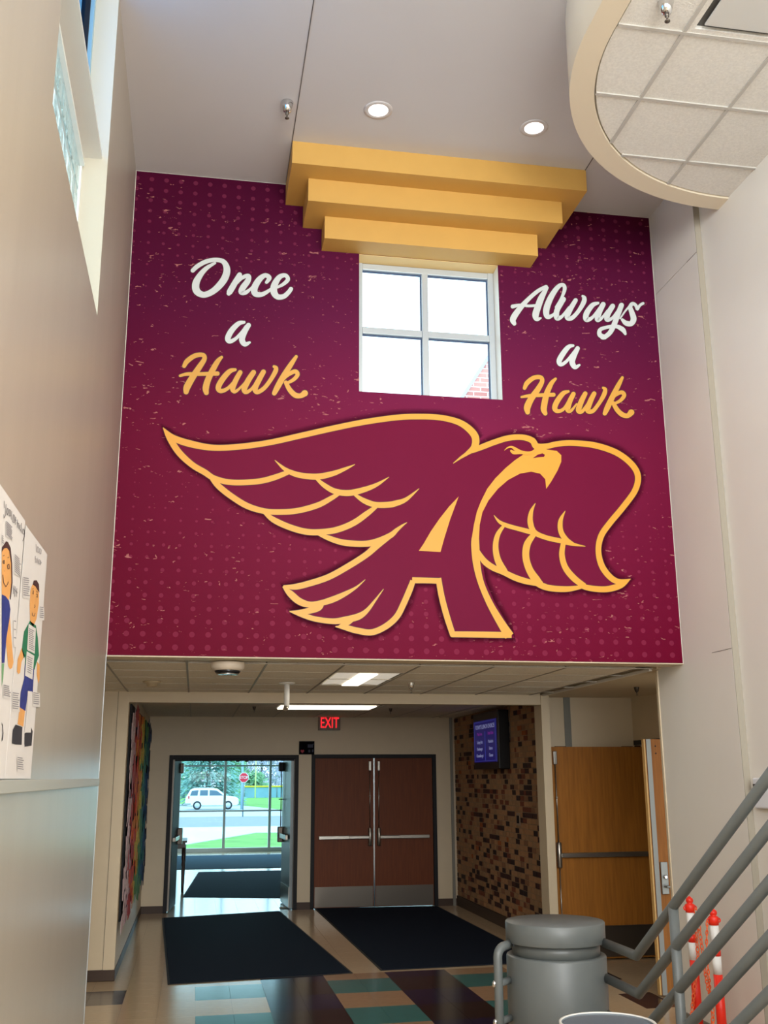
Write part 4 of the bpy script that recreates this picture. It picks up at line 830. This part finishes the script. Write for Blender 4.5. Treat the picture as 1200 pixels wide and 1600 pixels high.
troffer('ceiling_troffer', 'lit rectangular troffer in the near passage ceiling', 1.128, 1.716, 8.66, 9.86, ZP, 9)
t = thing('ceiling_lamp', 'long bright lens light in the dim ceiling behind the header beam', 'ceiling light')
bx('lamp_frame', mat('troffer_white', (226, 220, 206), 0.5), 1.0, 2.29, 13.1, 13.78, ZF-0.02, ZF-0.006, t); bx('lens', mat('diffuser_glow', (255, 244, 226), 0.5, emit=2.4), 1.03, 2.25, 13.14, 13.74, ZF-0.035, ZF-0.02, t, bevel=0.008)
area('entry_lamp_light', (1.64, 13.44, ZF-0.06), (0, 0, 0), 1.2, 0.55, 4, (1, 0.88, 0.72))
sm = thing('dome_sensor', 'round cream ceiling sensor with a dark glossy dome under the mural edge', 'sensor')
bm = bmesh.new(); lathe(bm, [(0.125, ZP-0.014), (0.128, ZP-0.022), (0.125, ZP-0.055), (0.105, ZP-0.075), (0.098, ZP-0.076)], (0.213, 7.86, 0), 40); obj('housing', bm, mat('sensor_cream', (198, 184, 164), 0.5), sm)
bm = bmesh.new(); lathe(bm, [(0.100, ZP-0.072), (0.092, ZP-0.088), (0.078, ZP-0.100), (0.070, ZP-0.1)], (0.213, 7.86, 0), 40); obj('dark_dome', bm, mat('dome_black', (20, 20, 24), 0.12), sm)
bm = bmesh.new(); lathe(bm, [(0.082, ZP-0.098), (0.080, ZP-0.104), (0.045, ZP-0.106), (0.043, ZP-0.1)], (0.213, 7.86, 0), 40); obj('lens_ring', bm, m_chrome, sm)
sd = thing('smoke_detector', 'small beige smoke detector on the passage ceiling beside the left pier', 'smoke detector')
bm = bmesh.new(); lathe(bm, [(0.085, ZP-0.001), (0.08, ZP-0.014), (0.055, ZP-0.02), (0.045, ZP-0.045), (0.03, ZP-0.05), (0.0001, ZP-0.05)], (-0.41, 9.66, 0), 28); obj('body', bm, mat('sensor_beige', (190, 172, 140), 0.5), sd)
po = thing('ceiling_pole', 'short white pole with a flange hanging from the passage ceiling in front of the header', 'pole')
bm = bmesh.new(); lathe(bm, [(0.075, ZP-0.001), (0.07, ZP-0.012), (0.03, ZP-0.016)], (0.81, 9.66, 0), 28); obj('flange', bm, m_wht, po)
bm = bmesh.new(); tube(bm, [(0.81, 9.66, ZP-0.01), (0.81, 9.66, 2.49)], 0.026, 18); obj('tube', bm, m_wht, po)
bm = bmesh.new(); tube(bm, [(0.81, 9.66, 2.49), (0.795, 9.62, 2.465)], 0.022, 14); obj('metal_tip', bm, m_steel, po)

# ------------------------------------------------------------------ vestibule table and bottle
tb = thing('side_table', 'dark wooden side table with turned legs behind the open door leaf', 'table'); m_tb = mat('table_wood', (62, 44, 36), 0.35)
bx('table_top', m_tb, -0.72, -0.08, 18.55, 19.5, 0.80, 0.83, tb, bevel=0.006); bx('apron', m_tb, -0.68, -0.11, 18.6, 19.45, 0.70, 0.80, tb)
for x, y in ((-0.13, 18.62), (-0.67, 18.62), (-0.13, 19.42), (-0.67, 19.42)):
    bm = bmesh.new(); lathe(bm, [(0.018, 0), (0.024, 0.10), (0.030, 0.35), (0.020, 0.40), (0.034, 0.44), (0.026, 0.50), (0.034, 0.54), (0.034, 0.72)], (x, y, 0), 14); obj('leg', bm, m_tb, tb)
bt = thing('sanitizer_bottle', 'clear pump bottle standing on the dark side table', 'bottle')
bm = bmesh.new(); lathe(bm, [(0.04, 0.831), (0.045, 0.85), (0.045, 0.97), (0.02, 1.0), (0.014, 1.02)], (-0.30, 18.8, 0), 18); obj('bottle_body', bm, mat('bottle_clear', (190, 205, 210), 0.2), bt)
bm = bmesh.new(); tube(bm, [(-0.30, 18.8, 1.015), (-0.30, 18.8, 1.06), (-0.25, 18.8, 1.055)], 0.010, 8); obj('pump', bm, m_wht, bt)

# ------------------------------------------------------------------ outdoors
GZ = -0.9
def gp(x, y): p = onZ(x, y, GZ); return (p.x, p.y, GZ)
gr = bx('ground_lawn', mat('lawn', (104, 160, 72), 0.9, noise=0.25, nscale=0.8, bump=0.3, bscale=6), -60, 60, 28.7, 320, GZ-0.3, GZ, **S)
def slab(name, poly, m, dz): 
    bm = bmesh.new(); prism(bm, [(x, y, GZ+dz) for x, y in poly], (0, 0, -dz-0.02)); return obj(name, bm, m, gr)
# sidewalk, street, far sidewalk drive
slab('sidewalk', [(-40, 46), (-0.5, 46), (3.2, 55.5), (30, 53), (30, 62), (-40, 63)], mat('concrete_pale', (200, 200, 196), 0.9, noise=0.05, nscale=2), 0.03)
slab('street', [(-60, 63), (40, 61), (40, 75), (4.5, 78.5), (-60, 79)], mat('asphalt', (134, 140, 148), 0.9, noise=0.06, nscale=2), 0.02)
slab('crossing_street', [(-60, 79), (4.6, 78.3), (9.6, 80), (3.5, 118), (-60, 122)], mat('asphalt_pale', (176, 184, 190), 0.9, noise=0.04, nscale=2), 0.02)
ss = thing('stop_sign', 'red octagonal stop sign on a slim steel post across the street', 'traffic sign'); sp0 = onY(381, 1215, 78)
bm = bmesh.new(); prism(bm, [(sp0.x+0.375*math.cos(R(22.5+45*k)), 78, sp0.z+0.375*math.sin(R(22.5+45*k))) for k in range(8)], (0, 0.02, 0)); obj('sign_border', bm, m_wht, ss)
bm = bmesh.new(); prism(bm, [(sp0.x+0.335*math.cos(R(22.5+45*k)), 77.985, sp0.z+0.335*math.sin(R(22.5+45*k))) for k in range(8)], (0, 0.01, 0)); obj('sign_face', bm, mat('sign_red', (214, 30, 60), 0.5), ss)
text('STOP', 0.30, m_wht, ss, (sp0.x, 77.96, sp0.z), (R(90), 0, 0), sx=0.85, ext=0.004)
bm = bmesh.new(); tube(bm, [(sp0.x, 78.05, GZ), (sp0.x, 78.05, sp0.z+0.4)], 0.045, 8); obj('post', bm, mat('post_steel', (120, 140, 150), 0.5), ss)
# street light pole behind it
bm = bmesh.new(); tube(bm, [(onY(378, 1240, 96).x, 96, GZ), (onY(378, 1240, 96).x, 96, 9)], 0.11, 10); tag(obj('light_pole', bm, mat('pole_blue', (150, 186, 204), 0.5)), 'tall blue-grey pole behind the stop sign', 'pole')
# car
car = thing('white_car', 'white sport utility car parked along the street, seen from its rear side', 'car')
m_car = mat('car_white', (236, 240, 240), 0.25, spec=0.6); m_cg = mat('car_glass', (70, 100, 120), 0.1); m_tyre = mat('tyre', (40, 44, 50), 0.8)
Yc = 96.0; xl = onY(289, 1260, Yc).x; zb = GZ+0.02
def cx(u): return xl+u
L_ = 4.7; Wd = 1.9
prof = [(0.0, 0.55), (0.02, 1.0), (0.10, 1.12), (0.42, 1.70), (0.62, 1.80), (2.55, 1.80), (2.85, 1.74), (3.55, 1.18), (4.45, 1.05), (4.66, 0.90), (4.70, 0.50), (4.55, 0.34), (0.15, 0.36)]
bm = bmesh.new(); ns = [(1.0, 0), (0.97, 0.06)]
rings = []
for yo, k in ((0, 0.96), (0.08, 1.0), (Wd-0.08, 1.0), (Wd, 0.96)):
    rings.append([bm.verts.new((cx(L_/2+(u-L_/2)*k), Yc+yo+(0.16*(h_-1.1) if yo < 1 else -0.16*(h_-1.1) if h_ > 1.1 else 0)*(1 if h_ > 1.1 else 0), zb+0.3+(h_-0.3)*k if k < 1 else zb+h_)) for u, h_ in prof])
for a, b in zip(rings, rings[1:]):
    for i in range(len(prof)): bm.faces.new((a[i], a[(i+1) % len(prof)], b[(i+1) % len(prof)], b[i]))
bm.faces.new(rings[0]); bm.faces.new(rings[-1][::-1]); obj('car_body', bm, m_car, car, bevel=0.03)
for pts in ([(0.40, 1.20), (0.55, 1.62), (1.12, 1.66), (1.05, 1.20)], [(1.25, 1.20), (1.28, 1.66), (1.95, 1.66), (1.95, 1.20)], [(2.10, 1.20), (2.10, 1.66), (2.72, 1.62), (3.30, 1.20)]):
    bm = bmesh.new(); prism(bm, [(cx(u), Yc+(h_-1.1)*0.15-0.02, zb+h_) for u, h_ in pts], (0, 0.05, 0)); obj('side_window', bm, m_cg, car)
bm = bmesh.new(); prism(bm, [(cx(0.08), Yc+0.25, zb+1.18), (cx(0.36), Yc+0.3, zb+1.64), (cx(0.36), Yc+Wd-0.3, zb+1.64), (cx(0.08), Yc+Wd-0.25, zb+1.18)], (-0.03, 0, 0.01)); obj('rear_window', bm, m_cg, car)
for u in (1.05, 3.75):
    for yo in (-0.02, Wd-0.22):
        bm = bmesh.new(); lathe(bm, [(0.30, yo+0.0), (0.37, yo+0.02), (0.37, yo+0.24), (0.30, yo+0.26)], (cx(u), Yc, zb+0.37), 28, axis='Y'); wh = obj('wheel', bm, m_tyre, car)
        bm = bmesh.new(); lathe(bm, [(0.0001, yo-0.01), (0.23, yo-0.012), (0.25, yo+0.02)], (cx(u), Yc, zb+0.37), 10, axis='Y'); obj('hubcap', bm, m_alu, wh)
bx('tail_light', mat('tail_red', (200, 60, 70), 0.4), cx(0.24), cx(0.36), Yc-0.035, Yc+0.02, zb+0.95, zb+1.18, car)
bx('bumper', mat('bumper_grey', (150, 155, 158), 0.6), cx(-0.06), cx(0.5), Yc-0.02, Yc+Wd, zb+0.40, zb+0.56, car, bevel=0.03)
bm = bmesh.new(); tube(bm, [(cx(0.7), Yc+0.28, zb+1.84), (cx(2.5), Yc+0.28, zb+1.84)], 0.03, 8); tube(bm, [(cx(0.7), Yc+Wd-0.28, zb+1.84), (cx(2.5), Yc+Wd-0.28, zb+1.84)], 0.03, 8); obj('roof_rack', bm, m_alu, car)
# ball field fence, foul pole
fe = thing('field_fence', 'long chain-link field fence with a yellow top rail beyond the street', 'fence')
fY = 150; fx0, fx1 = onY(382, 1240, fY).x, onY(382, 1240, fY).x+40
zt = onY(400, 1229, fY).z
bx('mesh_panel', mat('fence_mesh', (126, 168, 190), 0.8, noise=0.1, nscale=0.5), fx0, fx1, fY, fY+0.05, GZ, zt-0.1, fe)
bm = bmesh.new(); tube(bm, [(fx0, fY-0.03, zt), (fx1, fY-0.03, zt)], 0.11, 8); obj('top_rail', bm, mat('rail_yellow', (240, 214, 60), 0.5), fe)
for k in range(9): bm = bmesh.new(); tube(bm, [(fx0+k*4.5, fY-0.05, GZ), (fx0+k*4.5, fY-0.05, zt)], 0.06, 6); obj('fence_post', bm, mat('post_steel', (120, 140, 150), 0.5), fe)
bm = bmesh.new(); fpx = onY(399, 1230, 148).x; tube(bm, [(fpx, 148, GZ), (fpx, 148, 12)], 0.10, 8); tag(obj('foul_pole', bm, mat('pole_yellow', (250, 242, 190), 0.5)), 'pale yellow foul pole rising above the field fence', 'pole')
# trees
def spruce(x, y, H, W_, label, seed, m):
    rnd = random.Random(seed); t = thing('spruce_tree', label, 'tree'); bm = bmesh.new(); tube(bm, [(x, y, GZ), (x, y, GZ+H*0.97)], [0.28, 0.03], 8); obj('trunk', bm, mat('bark', (92, 84, 78), 0.9), t)
    bm = bmesh.new()
    for i in range(46):
        f = i/46; z = GZ+0.9+(H-1)*f; r = W_*(1-f)**0.85*0.5+0.15; nb_ = int(22*(1-f)+6)
        for k in range(nb_):
            a = rnd.uniform(0, 2*PI); rr = r*rnd.uniform(0.8, 1.12); d = Vector((math.cos(a), math.sin(a), 0)); s = Vector((-d.y, d.x, 0)); segs = 4
            for q_ in range(segs):
                f0, f1 = 0.25+0.75*q_/segs, 0.25+0.75*(q_+1)/segs; dr = -0.25*rr
                for sd_ in (-1, 1):
                    b0 = Vector((x, y, z))+d*rr*f0+Vector((0, 0, dr*f0*f0)); b1 = Vector((x, y, z))+d*rr*f1+Vector((0, 0, dr*f1*f1+0.06)); tip = (b0+b1)/2+s*sd_*(0.52*(1.15-f1))*rnd.uniform(.7, 1.3)+d*0.15+Vector((0, 0, -0.16))
                    bm.faces.new([bm.verts.new(p) for p in (b0, b1, tip)])
    obj('foliage', bm, m, t, fix=False, kind='stuff')
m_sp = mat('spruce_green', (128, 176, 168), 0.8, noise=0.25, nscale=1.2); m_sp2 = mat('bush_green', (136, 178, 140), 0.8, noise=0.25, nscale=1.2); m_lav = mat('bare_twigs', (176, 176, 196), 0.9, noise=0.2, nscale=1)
spx = onY(325, 1230, 112).x; spruce(spx, 112, 13, 8.2, 'big blue-green spruce behind the white car', 1, m_sp)
def crown(x, y, H, W_, label, seed, m, z0=1.2, n_=3200):
    rnd = random.Random(seed); t = thing('leafy_tree', label, 'tree'); bm = bmesh.new(); tube(bm, [(x, y, GZ), (x+0.1, y, GZ+H*0.5), (x, y, GZ+H*0.9)], [0.25, 0.16, 0.04], 8)
    for k in range(9): a = rnd.uniform(0, 2*PI); zz = GZ+H*rnd.uniform(.25, .6); tube(bm, [(x, y, zz), (x+math.cos(a)*W_*.3, y+math.sin(a)*W_*.3, zz+H*.25)], [0.08, 0.02], 5)
    obj('trunk', bm, mat('bark', (92, 84, 78), 0.9), t); bm = bmesh.new()
    cl_ = [(rnd.gauss(0, W_*.22), rnd.gauss(0, W_*.22), rnd.uniform(z0, H)) for _ in range(26)]
    for _ in range(n_):
        c = rnd.choice(cl_); p = Vector((x+c[0]+rnd.gauss(0, W_*.10), y+c[1]+rnd.gauss(0, W_*.10), GZ+max(.3, c[2]+rnd.gauss(0, H*.06)))); u = Vector((rnd.gauss(0, 1), rnd.gauss(0, 1), rnd.gauss(0, 1))).normalized(); v = u.orthogonal().normalized(); s = rnd.uniform(.16, .36)
        bm.faces.new([bm.verts.new(q_) for q_ in (p-u*s, p+v*s*.7, p+u*s, p-v*s*.7)])
    obj('foliage', bm, m, t, fix=False, kind='stuff')
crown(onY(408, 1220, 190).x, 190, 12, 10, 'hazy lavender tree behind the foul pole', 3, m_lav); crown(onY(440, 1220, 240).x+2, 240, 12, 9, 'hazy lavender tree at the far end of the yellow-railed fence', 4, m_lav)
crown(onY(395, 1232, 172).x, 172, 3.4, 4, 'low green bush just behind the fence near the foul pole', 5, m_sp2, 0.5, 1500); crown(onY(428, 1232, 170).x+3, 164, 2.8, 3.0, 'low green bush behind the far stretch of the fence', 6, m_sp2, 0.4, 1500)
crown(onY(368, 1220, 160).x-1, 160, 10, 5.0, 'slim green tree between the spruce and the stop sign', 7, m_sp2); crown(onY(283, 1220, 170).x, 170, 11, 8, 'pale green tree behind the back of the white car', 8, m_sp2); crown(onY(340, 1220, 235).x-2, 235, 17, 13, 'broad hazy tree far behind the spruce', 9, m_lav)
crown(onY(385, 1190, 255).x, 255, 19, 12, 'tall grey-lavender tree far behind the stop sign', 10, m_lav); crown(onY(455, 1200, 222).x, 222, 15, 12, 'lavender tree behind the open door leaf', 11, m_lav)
# gabled brick building seen through the upper window
gb = thing('brick_gable', 'red brick gable with a pale coping seen through the upper window', 'building')
def gbrick():
    m = bpy.data.materials.new('gable_brick'); m.use_nodes = True; nt = m.node_tree; b = nt.nodes['Principled BSDF']; b.inputs['Roughness'].default_value = 0.85
    t = nt.nodes.new('ShaderNodeTexBrick'); t.inputs['Color1'].default_value = (*lin((206, 150, 140)), 1); t.inputs['Color2'].default_value = (*lin((176, 116, 110)), 1); t.inputs['Mortar'].default_value = (*lin((220, 210, 206)), 1)
    t.inputs['Scale'].default_value = 1; t.inputs['Brick Width'].default_value = 0.4; t.inputs['Row Height'].default_value = 0.14; t.inputs['Mortar Size'].default_value = 0.014
    tc = nt.nodes.new('ShaderNodeTexCoord'); mp = nt.nodes.new('ShaderNodeMapping'); mp.inputs['Rotation'].default_value = (R(90), 0, 0); nt.links.new(tc.outputs['Object'], mp.inputs[0]); nt.links.new(mp.outputs[0], t.inputs['Vector']); nt.links.new(t.outputs['Color'], b.inputs['Base Color']); return m
gY = 26.0; A = onY(724, 622, gY); Bq = onY(760, 567, gY); dz = (Bq.z-A.z)/(Bq.x-A.x)
A0 = (A.x-4, gY, A.z-4*dz); T = (A.x+7, gY, A.z+7*dz)
bm = bmesh.new(); prism(bm, [A0, T, (T[0], gY, 3.2), (A0[0], gY, 3.2)] if A0[2] > 3.3 else [(A.x-(A.z-3.2)/dz, gY, 3.2), T, (T[0], gY, 3.2)], (0, 0.3, 0)); obj('gable_wall', bm, gbrick(), gb)
bm = bmesh.new(); s0 = (A.x-(A.z-3.2)/dz, gY-0.06, 3.2); prism(bm, [s0, (T[0], gY-0.06, T[2]), (T[0], gY-0.06, T[2]+0.16), (s0[0], gY-0.06, 3.36)], (0, 0.45, 0)); obj('coping', bm, mat('coping_blue', (170, 196, 226), 0.5), gb)
wall('roof_entry', m_ceil, [(-3.0, 7, MY+.28, 28.4, 3.12, 3.2)])
wall('wall_shell', m_pier, [(-2.0, -1.9, MY, DY, 0, 3.12), (4.14, 6.2, 11.25, 11.3, 0, 3.12), (-1.9, -0.8, DY, DY+.1, 0, 3.12), (3.95+.2, 4.2, 11.2, DY, 0, 3.12), (5.0, 5.05, 7.6, 8.1, 0, 3.12)])
